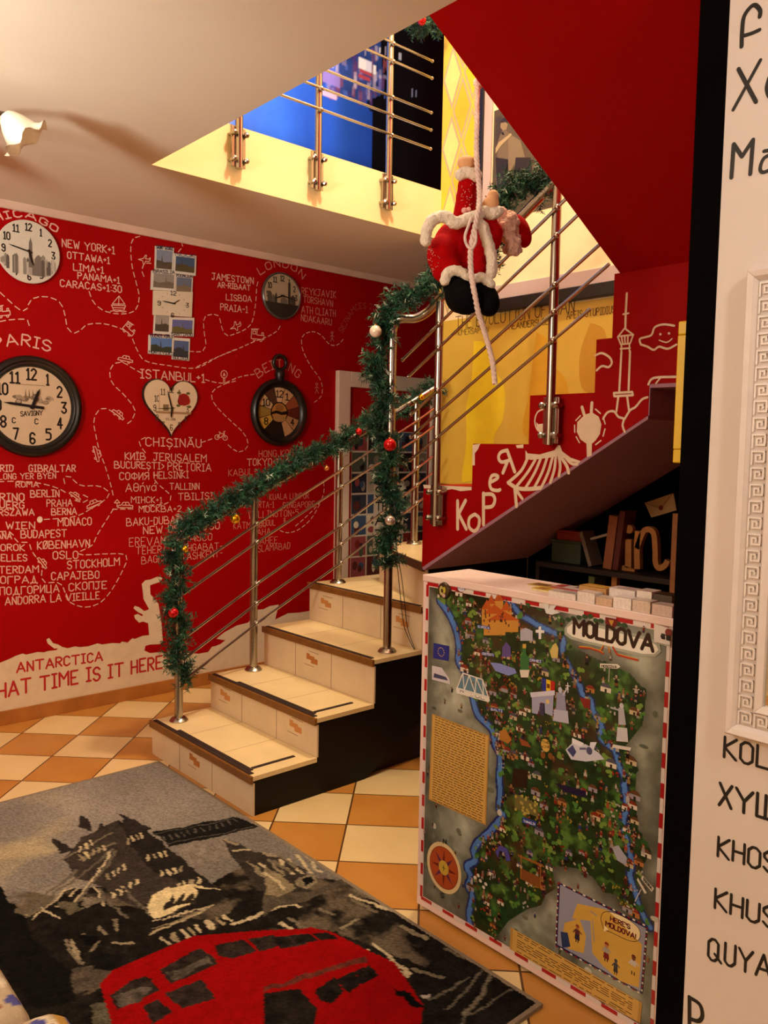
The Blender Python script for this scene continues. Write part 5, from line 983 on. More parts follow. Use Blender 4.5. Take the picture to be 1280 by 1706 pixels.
def boxthing(name, label, cat, x0, x1, z0, z1, q, group=None, d_=.06):
    r = thing(name, label, cat, ((x0+x1)/2, YS, z0), group); MB().box((x0, YS-d_/2, z0), (x1, YS+d_/2, z1-.012)).build('body', mat(name+'_'+q[1:], q, .5, var=.1), r, bevel=.003); MB().box((x0-.003, YS-d_/2-.003, z1-.012), (x1+.003, YS+d_/2+.003, z1)).build('lid', mat(name+'_'+q[1:], q, .5), r, bevel=.002); return r
gb = boxthing('chest', 'small dark green chest standing on the upper shelf', 'chest', xb(925, 940), xb(973, 940), zb, zb+.105, '#3c4a3a')
boxthing('box', 'red box lying on top of the small green chest', 'box', xb(934, 915), xb(978, 915), zb+.1055, zb+.150, '#8a1f18')
book(xb(990, 950), zb, .018, .16, .09, -.36, BKM('grey', '#7d6c60'), 'grey-brown book leaning left beside the green chest')
book(xb(1014, 950), zb, .042, .235, .09, .10, BKM('orange', '#9a5a36'), 'thick orange-brown book standing left of the letter i')
book(xb(1030, 950), zb, .026, .26, .09, .10, BKM('darkred', '#5a1c18'), 'tall dark red book standing next to the letter i')
MBt = thing('ruler', 'thin white stick lying across the tops of the chest and books', 'stick', (xb(1003, 892), YS, zb+.22)); a_, b_ = on(985, 898, 1, YS-.03), on(1025, 887, 1, YS-.03)
MB().tube([a_, b_], .006, 8).build('stick', mat('pale_stick', '#b5aaa2', .5), MBt)
en = thing('envelope', 'cream envelope with red wax seal hung above the shelf under the stairs', 'envelope', (on(1100, 842, 1, YF-.02)[0], YF-.014, on(1100, 862, 1, YF-.02)[2]))
eP = [on(*p, 1, YF-.02) for p in Q5([(955,285),(1190,205),(1215,345),(1010,405)])]; eP = [(p[0], p[2]) for p in eP]
MB().prism(eP, 1, YF-.018, YF-.0125).build('paper', mat('envelope_paper', '#c9a878', .6), en); ef = Paint(1, YF-.018, -1, .0006); e0 = np.array(eP); mid_ = (e0[0]+e0[1]+e0[2]+e0[3])/4
ef.poly([tuple(e0[0]), tuple(mid_+np.array([0, -.01])), tuple(e0[1])], '#b59262', 1); ef.stroke([tuple(e0[0]), tuple(mid_+np.array([0, -.01])), tuple(e0[1])], .003, '#7a5a36', 2); ef.ell(mid_+np.array([0, -.008]), .011, .011, '#7a1a16', 3, 12); ef.build('flap', PRINT, en)
zb = lw0 = .668
letter('wooden_letter', 'tan arched wooden letter on the lower shelf, partly hidden by the brochures', [('arch', [(0,0),(0,.95),(.06,1.12),(.25,1.14),(.5,1.08)], .026)], (on(1026, 980, 1, YS)[0], 0), .19); zb = .8905
# lower shelf things just above the counter top
lw = .668
for px, q, h, lb in ((990, '#5a5f30', .12, 'olive green book standing on the lower shelf under the stairs'), (968, '#6a5a40', .07, 'small tan book on the lower shelf, left of the olive one')):
    book(xb(px, 980), lw,   .03, h+.06, .09, 0, BKM(q[1:], q), lb)

# ---------------------------------------------------------------- rug with the city picture
RX0, RX1, RY0, RY1, RT_ = -3.283, -1.19, .12, 1.632, .012
rg = thing('rug', 'woven rug picturing a grey bridge city with a red double-decker bus', 'rug', ((RX0+RX1)/2, (RY0+RY1)/2, 0))
NU, NV = 430, 310
U, V = np.meshgrid(np.linspace(RX0+.012, RX1-.012, NU), np.linspace(RY0+.012, RY1-.012, NV), indexing='ij')
Z4 = lambda L: [tuple(on(x/2.56, 1260+y/2.56, 2, RT_)[:2]) for x, y in L]
Z5 = lambda L: [tuple(on(440+x/2.56, 1260+y/2.56, 2, RT_)[:2]) for x, y in L]
cl_ = fbm(U, V*1.6, 2.6, 3, 5); rs = np.random.RandomState(1); gr_ = rs.uniform(-1, 1, U.shape)
wb = (fbm(U, V, 22, 8)-.5)*.03
UU, VV = U+wb, V+(fbm(U, V, 22, 18)-.5)*.03
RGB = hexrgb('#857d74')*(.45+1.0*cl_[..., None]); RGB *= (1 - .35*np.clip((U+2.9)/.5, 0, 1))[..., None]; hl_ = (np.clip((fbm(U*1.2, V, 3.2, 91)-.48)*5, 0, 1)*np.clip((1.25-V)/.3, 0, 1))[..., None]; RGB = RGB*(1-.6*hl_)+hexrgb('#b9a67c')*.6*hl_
def fill(P, q, j=.25, edge=True):
    m_ = inside(P, UU if edge else U, VV if edge else V); RGB[m_] = (hexrgb(q)*(1+j*(2*fbm(U, V, 40, 4)[..., None]-1)*1.6))[m_]
def ln(P, wd, q): m_ = segdist(P, UU, VV) < wd/2; RGB[m_] = hexrgb(q)
DK, MD, LT = '#1a1613', '#2c2722', '#b3a384'
fill(Z4([(-250,520),(0,560),(60,640),(105,690),(250,610),(300,560),(560,560),(640,640),(900,545),(1000,480),(1060,470),(1280,520)])+Z5([(130,500),(350,540),(540,650),(800,760),(1290,1100),(900,1500),(0,1500)])+Z4([(200,1500),(-400,1500)]), DK, .5)
md_ = inside(Z4([(0,560),(60,640),(105,690),(250,610),(300,560),(560,560),(640,640),(900,545),(1000,480),(1060,470),(1280,520),(1280,740),(640,840),(430,960),(330,1040)])+Z5([(130,500),(350,540),(540,650),(800,760),(700,900),(430,800),(290,740),(0,735)]), UU, VV); pt_ = np.clip((fbm(U, V*1.3, 11, 66)-.47)*6, 0, 1)[..., None]; RGB[md_] = (RGB*(1-pt_)+hexrgb('#5b5041')*pt_)[md_]
fill(Z4([(-100,560),(0,555),(60,635),(130,760),(300,900),(330,1040),(150,1080),(30,930),(-60,800)]), '#100f0d')
fill(Z4([(270,440),(345,350),(420,310),(500,270),(620,310),(760,420),(900,540),(960,580),(640,620),(560,640),(440,560),(330,520)]), '#37302b')
fill(Z4([(500,270),(620,310),(760,420),(940,575),(860,570),(640,480),(560,380)]), '#231f1c')
for P in ([(325,300),(345,250),(385,275),(390,320)], [(215,345),(258,355),(310,400),(250,415)], [(505,240),(560,262),(640,310),(560,335)], [(420,310),(440,280),(460,310)]): fill(Z4(P), '#2b2522')
fill(Z4([(650,325),(1000,258),(1105,300),(730,385)]), '#191715'); 
for i in range(12): x = 690+i*28; ln(Z4([(x, 345-i*7), (x+14, 360-i*7)]), .006, '#56504a')
ln(Z4([(660,335),(1010,262)]), .006, '#4d4842'); ln(Z4([(720,372),(1080,300)]), .006, '#4d4842')
for a, b in (((340,440),(490,370)),((270,440),(470,330))): ln(Z4([a, b]), .012, '#6e6554')
rw = random.Random(9)
for (x, y, n, dx, dy) in ((345,420,5,24,-10),(340,385,3,22,-14),(540,350,4,22,-8),(625,420,4,26,-6),(695,485,4,24,-6),(760,540,4,26,-8),(455,500,4,24,-14),(480,580,5,24,-14)):
    for i in range(n): ln(Z4([(x+i*dx, y+i*dy), (x+i*dx+8, y+i*dy+22)]), .009, rw.choice([LT, '#8f8168', '#b9a984']))
for a, b in (((490,395),(100,690)),((500,400),(330,620)),((325,490),(100,670)),((420,570),(530,690)),((530,560),(640,670))): ln(Z4([a, b]), .010, '#5e564a'); 
for a, b in (((480,405),(320,620)),((300,560),(130,700)),((180,640),(250,690)),((330,560),(300,600)),((400,560),(450,640))): ln(Z4([a, b]), .007, LT)
fill(Z4([(340,600),(440,600),(450,615),(370,650)]), '#6f6556'); fill(Z4([(760,390),(980,352),(1010,420),(850,475)]), '#7d746a')
# dome
fill(Z4([(630,640),(650,590),(720,556),(830,545),(960,575),(880,595),(800,640),(720,672),(650,690)]), '#cdbb90', .2); 
for i in range(7): x = 690+i*42; fill(Z4([(x, 655-i*11), (x+45, 585-i*3), (x+60, 640-i*9)]), '#2a241e')
fill(Z4([(830,560),(960,575),(1000,580),(880,640),(700,700),(720,680),(850,620)]), '#1d1a17')
for i in range(8): ln(Z4([(665+i*32, 700-i*8), (685+i*32, 690-i*8)]), .008, LT); ln(Z4([(690+i*38, 770-i*14), (715+i*38, 800-i*14)]), .011, rw.choice([LT, '#8d7f64']))
ln(Z4([(650,755),(880,650)]), .010, '#9d8e70'); ln(Z4([(660,735),(850,660)]), .006, '#7d705a')
# buildings at the left, columns, steps
for a, b in (((280,790),(350,880)),((310,790),(345,860)),((360,760),(385,800)),((385,830),(420,790)),((420,720),(440,760)),((480,800),(550,795)),((250,640),(360,650)),((320,930),(400,900)),((330,1000),(410,980)),((480,700),(500,740))): ln(Z4([a, b]), .010, rw.choice(['#8d7f68','#6f6452',LT]))
fill(Z4([(310,900),(380,890),(560,880),(420,980),(330,1020)]), '#4a4137'); fill(Z4([(345,760),(420,770),(400,810),(360,800)]), '#0c0b0a'); fill(Z4([(380,840),(520,840),(520,900),(400,910)]), '#12110f')
fill(Z4([(250,620),(330,625),(360,650),(300,680)]), '#57503f'); fill(Z4([(380,1060),(450,1050),(480,1142),(400,1142)]), '#4f4a3c')
# right-hand church with columns
fill(Z4([(950,350),(1000,365),(1060,400),(1160,420),(1300,480),(1300,600),(1190,640),(1100,560),(1000,430)]), '#332d28')
for i in range(9): x = 1065+i*40; ln(Z4([(x, 455-i*5+rw.uniform(-8, 8)), (x+60, 515-i*4)]), .011, rw.choice([LT, '#7f735d', '#b8a985']))
for a, b in (((1140,570),(1280,640)),((1150,580),(1260,600)),((1170,600),(1220,640)),((960,355),(1010,380)),((1000,400),(1060,400)),((1120,410),(1180,430)),((980,720),(1180,650)),((1060,690),(1280,610))): ln(Z4([a, b]), .012, rw.choice([LT, '#8d8068']))
for P, q in (([(0,560),(140,580),(220,570),(330,520),(345,545),(200,610),(60,640),(0,690)], '#4b4338'), ([(140,520),(200,505),(225,535),(180,560),(130,550)], '#7f745e'), ([(155,525),(195,515),(210,535),(175,548)], '#0e0d0c'), ([(0,470),(60,500),(130,560),(60,600),(0,590)], '#7d7158')): fill(Z5(P), q)
for a, b in (((20,440),(110,490)),((60,430),(130,470)),((0,500),(80,560)),((370,590),(540,655)),((375,610),(480,660)),((390,570),(550,640)),((470,800),(620,930)),((440,830),(610,940)),((600,720),(700,780)),((640,910),(760,940)),((770,820),(860,860)),((235,650),(290,670)),((80,710),(130,740)),((110,690),(180,730)),((330,740),(400,700))): ln(Z5([a, b]), .013, rw.choice([LT, '#857a62', '#6b6150']))
for a, b in (((985,930),(820,1180)),((1080,985),(880,1110)),((940,905),(780,1080)),((870,940),(700,1040))): ln(Z5([a, b]), .007, '#5d564a')
ln(Z5([(975,935),(860,1100)]), .014, '#6d6455')
# the bus
BUS = '#880506'
bus = Z4([(425,970),(480,912),(640,842),(830,765),(1100,742),(1280,735)])+Z5([(200,728),(290,748),(430,820),(560,880),(680,1060),(660,1200)])+Z4([(1500,1300),(700,1350),(480,1150)])
fill(bus, BUS, .12, False)
for P in ([(470,1020),(560,955),(650,930),(690,990),(500,1082)], [(680,910),(850,816),(920,860),(925,885),(730,970)], [(915,805),(1040,780),(1095,830),(990,862),(930,848)], [(1060,778),(1170,760),(1200,805),(1110,832)], [(1185,768),(1290,757),(1310,800),(1215,818)], [(610,1062),(690,1030),(740,1085),(650,1142)], [(705,1010),(860,950),(920,1030),(740,1085)]): fill(Z4(P), '#2a211d', .5, False)
for P in ([(480,1030),(560,1000),(640,985),(600,1050),(500,1080)], [(700,930),(880,850),(900,880),(740,955)]): fill(Z4(P), '#50483f', .6)
for P in ([(30,770),(100,765),(125,800),(70,820)], [(110,765),(190,755),(230,785),(140,800)], [(200,755),(270,750),(320,775),(240,785)], [(215,1000),(300,940),(340,1000),(290,1055),(240,1040)], [(310,955),(380,915),(420,965),(360,1010)], [(385,915),(450,890),(490,930),(420,970)], [(0,1010),(150,990),(230,1080),(200,1200),(0,1250)]): fill(Z5(P), '#1c1714', .6, False)
fill(Z5([(0,980),(440,850),(445,870),(0,1005)]), '#5d2a20'); fill(Z5([(555,990),(600,1000),(690,1080),(640,1065)]), '#0c0a0a'); fill(Z5([(665,1025),(705,1015),(700,1035),(675,1040)]), '#a39a90')
ln(Z4([(690,1010),(740,1085)]), .02, BUS); ln(Z4([(640,920),(700,985)]), .03, BUS)
RGB = RGB*(1+.42*gr_[..., None]*np.clip(.9-3.0*(RGB[..., :1]-RGB[..., 1:2]), 0, 1))
PILE = mat('rug_pile', rough=.95, var=.10, scale=200, attr=True, spec=.05, bump=.4, bscale=300)
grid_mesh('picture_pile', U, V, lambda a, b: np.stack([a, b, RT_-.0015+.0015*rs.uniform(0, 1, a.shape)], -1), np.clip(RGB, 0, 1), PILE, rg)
eb = MB(); e = .014
for a, b in (((RX0, RY0), (RX1, RY0+e)), ((RX0, RY1-e), (RX1, RY1)), ((RX0, RY0+e), (RX0+e, RY1-e)), ((RX1-e, RY0+e), (RX1, RY1-e))): eb.box((a[0], a[1], .0), (b[0], b[1], RT_-.001))
eb.box((RX0+e, RY0+e, 0), (RX1-e, RY1-e, .006)); eb.build('bound_edge', mat('rug_binding', '#7d6c58', .9, var=.15, scale=60), rg)
# ---------------------------------------------------------------- white wall on the right: black words and the mirror
wt = Paint(1, YW, -1, .0006); INK = '#15100e'
W6 = lambda L: [(1080+x/3.412, y/3.412) for x, y in L]
W8 = lambda L: [(1080+x/3.245, 1180+y/3.245) for x, y in L]
def ws(W, L, wd=.0072, sm=True): P = [wt.uv(p) for p in W(L)]; wt.stroke(smoothline(P, 5) if sm and len(P) > 2 else P, wd, INK, 1)
ws(W6, [(533,265),(535,190),(545,100),(580,45),(610,30),(638,60),(636,95)], .0085); ws(W6, [(540,205),(590,190),(635,170)], .0075)
ws(W6, [(515,393),(615,580)], .0085); ws(W6, [(640,342),(485,625)]); ws(W6, [(690,440),(675,500),(690,550),(720,545)]); 
ws(W6, [(475,1010),(488,820),(535,890),(598,795),(582,990)], .0085, False); ws(W6, [(720,850),(660,860)]); ws(W6, [(720,870),(660,900),(638,960),(660,980),(720,950)])
def wtx(t, a, b, h, wd=.006): A, B = W8([a, b]); wt.text(t, A, B, h/3.245, wd, INK, None, 1.1, .15)
wtx('KOL', (412,262), (655,332), 110); wtx('XY\u0428', (385,520), (680,612), 120, .0068); wtx('KHOS', (378,798), (690,898), 105); wtx('KHUS', (362,1078), (690,1195), 105); wtx('QUYA', (325,1355), (660,1465), 115)
ws(W8, [(225,1720),(225,1560)], .009); ws(W8, [(225,1562),(280,1600),(295,1660),(275,1690),(235,1680)], .009)
wt.build('painted_words', PAINT, WR)
YM = YW-.035
mxL = on(1222, 830, 1, YM)[0]; mzT = on(1240, 447, 1, YM)[2]; mzB = on(1198, 1222, 1, YM)[2]; mxR = mxL+.60
mr = thing('mirror', 'wall mirror in a white frame with raised greek key border', 'mirror', ((mxL+mxR)/2, YM, mzB))
MF = mat('mirror_frame_white', '#e3d9d6', .4, var=.04, scale=20)
def fr_ring(o0, o1, ya, yb, name, m_, bev=.002):
    """rectangular frame ring between insets o0 and o1; ya at outer edge, yb at inner edge"""
    m = MB(); a, b = (mxL+o0, mzB+o0), (mxR-o0, mzT-o0); c_, d = (mxL+o1, mzB+o1), (mxR-o1, mzT-o1)
    O = [(a[0],a[1]),(b[0],a[1]),(b[0],b[1]),(a[0],b[1])]; I = [(c_[0],c_[1]),(d[0],c_[1]),(d[0],d[1]),(c_[0],d[1])]
    for i in range(4):
        j = (i+1) % 4
        V = [(O[i][0], ya, O[i][1]), (O[j][0], ya, O[j][1]), (I[j][0], yb, I[j][1]), (I[i][0], yb, I[i][1])]; B = [(x, YW-.001, z) for x, y, z in V]
        m.add(V+B, [(0,1,2,3), (7,6,5,4), (0,4,5,1), (1,5,6,2), (2,6,7,3), (3,7,4,0)])
    return m.build(name, m_, mr, bevel=bev)
fr_ring(0, .006, YM+.012, YM+.002, 'outer_moulding', MF, .001); fr_ring(.006, .018, YM, YM+.003, 'outer_moulding', MF, .001); fr_ring(.018, .026, YM+.003, YM+.012, 'outer_moulding', MF, .001)
fr_ring(.026, .060, YM+.012, YM+.012, 'key_band', mat('key_band_white', '#d3c8c3', .5), 0); fr_ring(.060, .074, YM+.006, YM+.010, 'inner_moulding', MF, .001)
kk = [0]; kb = MB(); yk_ = YM+.0118
def keyunit(cx, cz, s):
    P = [(-.5,-.45),(-.5,.42),(.36,.42),(.36,-.28),(-.2,-.28),(-.2,.16),(.1,.16),(.1,-.04)]
    for (a, b), (c_, d) in zip(P[:-1], P[1:]):
        x0, x1 = sorted((cx+a*s, cx+c_*s)); z0, z1 = sorted((cz+b*s, cz+d*s)); t = s*.06; kk[0] += 1; kb.box((x0-t, yk_-.003-2e-5*(kk[0] % 9), z0-t), (x1+t, yk_, z1+t))
ps = .0325; n_k = int((mzT-mzB-.06)/ps); pv = (mzT-mzB-.086)/(n_k-1)
for i in range(n_k):
    for x in (mxL+.043, mxR-.043): keyunit(x, mzB+.043+i*pv, .0285)
n_h = 16
for i in range(1, n_h):
    for z in (mzB+.043, mzT-.043): keyunit(mxL+.043+i*(mxR-mxL-.086)/n_h, z, .0285)
kb.build('greek_key_relief', mat('key_relief_white', '#eae2de', .45), mr)
MB().box((mxL+.072, YW-.016, mzB+.072), (mxR-.072, YW-.012, mzT-.072)).build('mirror_glass', mat('mirror_glass', '#d8d8d0', .02, 1.0, var=0), mr)
# narrow yellow panel on the edge of the passage
yf_ = YW+.043; YE = mat('yellow_paint', '#e6bd08', .45, var=.05)
p0, p1 = on(1134, 535, 1, yf_), on(1117, 771, 1, yf_); xj = XC0+.0015
yb = thing('wall_frame', 'narrow bright yellow frame fixed to the edge of the black wall border', 'frame', (xj, yf_, p1[2]))
wth = xj - (p0[0]+p1[0])/2
MB().box((xj-wth, yf_, p1[2]), (xj, yf_+.20, p1[2]+.03)).build('frame_rail', YE, yb, bevel=.003); MB().box((xj-wth, yf_, p0[2]-.03), (xj, yf_+.20, p0[2])).build('frame_rail', YE, yb, bevel=.003)
MB().box((xj-wth, yf_, p1[2]+.0305), (xj, yf_+.025, p0[2]-.0305)).build('frame_stile', YE, yb, bevel=.002); MB().box((xj-wth, yf_+.175, p1[2]+.0305), (xj, yf_+.20, p0[2]-.0305)).build('frame_stile', YE, yb, bevel=.002)
MB().box((xj-.012, yf_+.026, p1[2]+.031), (xj-.001, yf_+.174, p0[2]-.031)).build('frame_panel', mat('frame_panel_paint', '#c9b48a', .6), yb)

# ---------------------------------------------------------------- ceiling lamp at the left
OPAL = mat('opal_glass', '#f3e6d0', .25, var=.02, coat=.5, emit='#ffdfb0', es=.05)
BRASS = mat('lamp_metal', '#6a5a48', .3, .9, var=.1)
lc = at(-75, 205, 2.75); lc[2] = ZC
lp = thing('ceiling_lamp', 'ceiling lamp with white flower-shaped glass shades at the left edge', 'lamp', (lc[0], lc[1], ZC-.27))
MB().lathe([(.055, 0), (.055, -.012), (.03, -.03), (.012, -.035)], tuple(lc), n=24).build('ceiling_plate', BRASS, lp, smooth=True)
MB().tube([lc+np.array([0,0,-.03]), lc+np.array([0,0,-.12])], .012, 12).build('stem', BRASS, lp, smooth=True)
def shade(px, py, dep, axis):
    c_ = at(px, py, dep); ax = np.array(axis, float); ax /= np.linalg.norm(ax); m = MB()
    MB().tube(smoothline([lc+np.array([0,0,-.11]), (lc+c_)/2+np.array([0,0,-.02]), c_], 5), .007, 10).build('arm', BRASS, lp, smooth=True)
    n = 36; prof = [(.018, 0), (.030, .012), (.044, .035), (.054, .06), (.058, .075), (.068, .088), (.082, .094)]; prof2 = [(.078, .0935), (.064, .086), (.054, .074), (.040, .036), (.014, .006)]
    a = np.array([0, 0, 1.0]) if abs(ax[2]) < .9 else np.array([1.0, 0, 0]); n1 = np.cross(ax, a); n1 /= np.linalg.norm(n1); n2 = np.cross(ax, n1); V = []
    PR = prof+prof2
    for r, h in PR:
        fl_ = max(0, (r-.05)/.032)
        for k_ in range(n): t = 2*pi*k_/n; rr2 = r*(1+.10*fl_*cos(6*t)); V.append(c_+ax*(h-.010*fl_*cos(6*t))+rr2*(n1*cos(t)+n2*sin(t)))
    N_ = len(PR); m.add(V, [(i*n+k_, i*n+(k_+1) % n, (i+1)*n+(k_+1) % n, (i+1)*n+k_) for i in range(N_-1) for k_ in range(n)]); m.build('glass_shade', OPAL, lp, smooth=True)
    MB().ball(c_+ax*.04, (.022, .022, .03), nu=16, nv=10).build('bulb', mat('bulb_glass', '#fff3dc', .3, var=0, emit='#ffd9a0', es=.6), lp, smooth=True)
shade(8, 190, 2.62, tuple(_r*.60 - _u*.75 + _fd*.35)); shade(-150, 215, 2.72, tuple(-_r*.6 - _u*.7 - _fd*.3)); shade(-60, 250, 2.45, tuple(-_u*.75 - _fd*.6))

# ---------------------------------------------------------------- garlands
NPS = 26
NEED = mat('fir_needles', rough=.6, var=.15, scale=40, attr=True)
GR = ['#16402a', '#1f5236', '#103322', '#2a6040', '#1a4a35']
def garland(name, label, path, seed, R=.055, dens=150, tip=.10, nl=.030):
    rg_ = random.Random(seed); P = smoothline([np.array(p, float) for p in path], 8); L_ = [0.0]
    for a, b in zip(P[:-1], P[1:]): L_.append(L_[-1]+np.linalg.norm(b-a))
    r = thing(name, label, 'garland', P[int(len(P)/2)]); X = np.array(P); D = np.array(L_); m = MB(); gv, gf, gc = [], [], []
    def pos(t): return np.array([np.interp(t, D, X[:, i]) for i in range(3)])
    MB().tube(P[::2] if len(P) > 6 else P, .007, 6).build('wire_core', mat('garland_wire', '#14251a', .7), r)
    cols = [lin(c_) for c_ in GR]; frost = lin('#a9b8a4'); V, F, Cc = [], [], []
    n = int(D[-1]*dens*2.0)
    for i in range(n):
        t = (i+rg_.random())/n*D[-1]; p = pos(t); tg = pos(min(t+.02, D[-1]))-pos(max(t-.02, 0)); tg /= np.linalg.norm(tg)+1e-9
        d = np.array([rg_.gauss(0, 1) for _ in range(3)]); d -= tg*np.dot(d, tg)*.75; d /= np.linalg.norm(d)
        ln_ = R*rg_.uniform(.7, 1.6); base_c = rg_.choice(cols); fro = rg_.random() < tip
        sd = d + tg*rg_.uniform(-.5, .5); sd /= np.linalg.norm(sd)
        for k_ in range(NPS):
            s = (k_+rg_.random())/NPS; q = p+sd*ln_*s; e = np.array([rg_.gauss(0, 1) for _ in range(3)]); e -= sd*np.dot(e, sd); e /= np.linalg.norm(e)+1e-9
            nd = e*.85+sd*.55; nd /= np.linalg.norm(nd); sidev = np.cross(nd, [rg_.gauss(0, 1) for _ in range(3)]); sidev /= np.linalg.norm(sidev)+1e-9
            w_ = .0024; l = nl*rg_.uniform(.6, 1.1)*(1.05-.35*s); n0 = len(V)
            V += [q-sidev*w_, q+sidev*w_, q+nd*l+sidev*w_*.3, q+nd*l-sidev*w_*.3]; F.append((n0, n0+1, n0+2, n0+3))
            j = rg_.uniform(.7, 1.35); Cc.append(frost if (fro and s > .7 and rg_.random() < .7) else (base_c[0]*j, base_c[1]*j, base_c[2]*j, 1))
    m.v = [tuple(v) for v in V]; m.f = F; m.c = Cc; m.has = True
    o = m.build('needle_foliage', NEED, r, fix=False); o['kind'] = 'stuff'; return r
RP = lambda L, x=-3.315: [on(px, py+5, 0, x) for px, py in L]
PP = lambda L, y=2.39: [on(px, py, 1, y) for px, py in L]
garland('garland', 'green fir garland wound down the lowest post and along the left handrail', RP([(316,1128),(296,1085),(302,1040),(284,1000),(296,955),(288,915),(308,878),(340,855),(385,832),(430,800),(480,772),(530,748),(570,730),(605,705),(632,692)]), 1, .056, 180, .10)
garland('garland', 'green fir garland hanging down the tall steel post on the third step', PP([(652,945),(640,900),(660,850),(640,800),(655,760),(632,710),(645,660),(622,610),(640,570),(640,530),(668,500),(700,488),(725,470),(740,455)], 2.375), 2, .050, 190, .12)
garland('garland', 'short fir garland on the rail end between the tall post and yellow poster', [on(662,690,0,-3.2), on(690,665,0,-3.18), on(712,655,0,-3.16), on(730,640,0,-3.15)], 3, .055, 180, .12)
garland('garland', 'dark fir garland round the handrail beside the red overhead flight', [on(px, py, 1, YR) for px, py in ((832,345),(850,318),(872,300),(895,318),(905,295),(920,300))], 4, .060, 200, .03)
garland('garland', 'small fir garland with red bauble high at the upper balustrade corner', [on(688,40,0,-3.2), on(705,30,0,-3.2), on(722,42,0,-3.2), on(735,48,0,-3.2)], 6, .07, 150, .03)
garland('garland', 'fir garland sprig showing behind the plush doll and the handrail', [on(800,440,1,YR), on(822,415,1,YR), on(838,400,1,YR)], 5, .055, 150, .05)
BAUB = {'white': mat('pearl_bauble', '#e4d3bd', .3, .1, var=.05), 'gold': mat('gold_bauble', '#d9a520', .15, .9, var=.05), 'red': mat('red_bauble', '#c00a14', .15, .35, var=.05), 'silver': mat('silver_bauble', '#c9c4c0', .15, .7, var=.05), 'pearlpink': mat('copper_bauble', '#d98a50', .2, .8, var=.05)}
CAPM = mat('bauble_cap', '#b08a50', .3, 1.0)
def bauble(p, r, kind, label):
    p = np.array(p, float); t = thing('bauble', label, 'bauble', p, 'baubles on the garlands')
    MB().ball(p, r, nu=20, nv=12).build('ball', BAUB[kind], t, smooth=True)
    MB().lathe([(r*.28, r*.9), (r*.28, r*1.12), (r*.1, r*1.16)], tuple(p), n=12).build('cap', CAPM, t, smooth=True)
    MB().tube([p+np.array([r*.14*cos(a), 0, r*1.25+r*.14*sin(a)]) for a in np.linspace(0, 2*pi, 11)], r*.03, 5).build('loop', CAPM, t)
bauble(on(626,552,1,2.31), .0255, 'white', 'pearl white bauble high on the tall post garland')
bauble(on(650,741,1,2.31), .027, 'red', 'large red bauble halfway down the tall post garland')
bauble(on(650,867,1,2.31), .022, 'silver', 'silver bauble near the bottom of the tall post garland')
bauble(on(392,864,0,-3.27), .024, 'gold', 'gold bauble hanging under the handrail garland, above the second post')
bauble(on(308,915,0,-3.26), .016, 'gold', 'small gold bauble at the top of the lowest post')
bauble(on(289,1021,0,-3.26), .0225, 'red', 'red bauble halfway down the lowest post')
bauble(on(598,719,0,-3.25), .017, 'red', 'small red bauble high on the left handrail garland')
bauble(on(544,780,0,-3.29), .014, 'pearlpink', 'small copper bauble hanging below the left handrail garland')
bauble(on(702,662,0,-3.10), .016, 'gold', 'small gold bauble on the short garland by the yellow poster')
bauble(on(637,690,1,2.32), .012, 'red', 'tiny dark red bauble on the tall post garland above the large red one') if False else None
bauble(on(703,34,0,-3.15), .024, 'red', 'red bauble on the garland at the upper balustrade corner')

# ---------------------------------------------------------------- light cable on the stairs
cb = MB(); 
for dx in (0, 5): cb.tube(smoothline([on(659+dx*.2, 880, 1, 2.46), on(660+dx*.4, 920, 1, 2.46), on(664+dx, 960, 1, 2.46), on(668+dx*1.2, 1000, 1, 2.50), on(674+dx, 1045, 1, 2.52), on(690+dx*.3, 1082, 2, TZ[2]+.004)], 6), .0018, 6)
o = cb.build('light_cable', mat('cable_black', '#120d0b', .5)); tag(o, 'thin dark twin cable hanging down over the fourth riser', 'cable')

# ---------------------------------------------------------------- plush doll climbing a rope
DD = proj_d = float(np.dot(on(790, 420, 1, 1.85)-CAM, _fd)); PXM = DD/FPX
def S(px, py, back=0.0): return at(px, py, DD+back)
RTv, UPv, FDv = _r, _u, _fd
dl = thing('plush_doll', 'plush christmas doll in red suit and black boots clinging to a white rope', 'doll', S(790, 525))
FELT = mat('red_felt', '#a80004', .9, var=.1, scale=30, bump=.3, bscale=200, spec=.1); FUR = mat('cream_fur', '#e9dccb', .95, var=.08, scale=60, bump=.6, bscale=120, sheen=.3); SKIN = mat('peach_felt', '#e0a878', .85, var=.05, sheen=.2); BOOT = mat('black_felt', '#050506', .9, var=.1, spec=.1); BEARD = mat('pink_wool', '#d8ab98', .95, var=.15, scale=40, bump=.8, bscale=100)
def el(m, px, py, rx, ry, back=0, rd=None, rot=0, **k):
    rd = rd if rd is not None else min(rx, ry); a = RTv*cos(rot)+UPv*sin(rot); b = UPv*cos(rot)-RTv*sin(rot)
    m.ball(S(px, py, back), (rx*PXM, rd*PXM, ry*PXM), (a, FDv, b), 24, 16, **k)
su = MB(); el(su, 756, 415, 36, 46, .03, 34); el(su, 738, 425, 27, 34, .0, 28); el(su, 790, 420, 28, 48, .03, 30); el(su, 745, 450, 26, 22, -.01, 24); el(su, 800, 450, 22, 26, .0, 22)
for (x, y, r) in ((781,295,16),(779,312,17),(777,330,18),(775,350,19),(774,368,22)): el(su, x, y, r, r+3, .02, r)
for (x, y, r) in ((815,372,15),(822,388,17),(820,402,16),(810,415,16)): el(su, x, y, r, r, -.02, r)
su.build('suit', FELT, dl, smooth=True, remesh=.006)
FTX = bpy.data.textures.new('fluff_noise', 'CLOUDS'); FTX.noise_scale = .012; FTX.noise_depth = 2
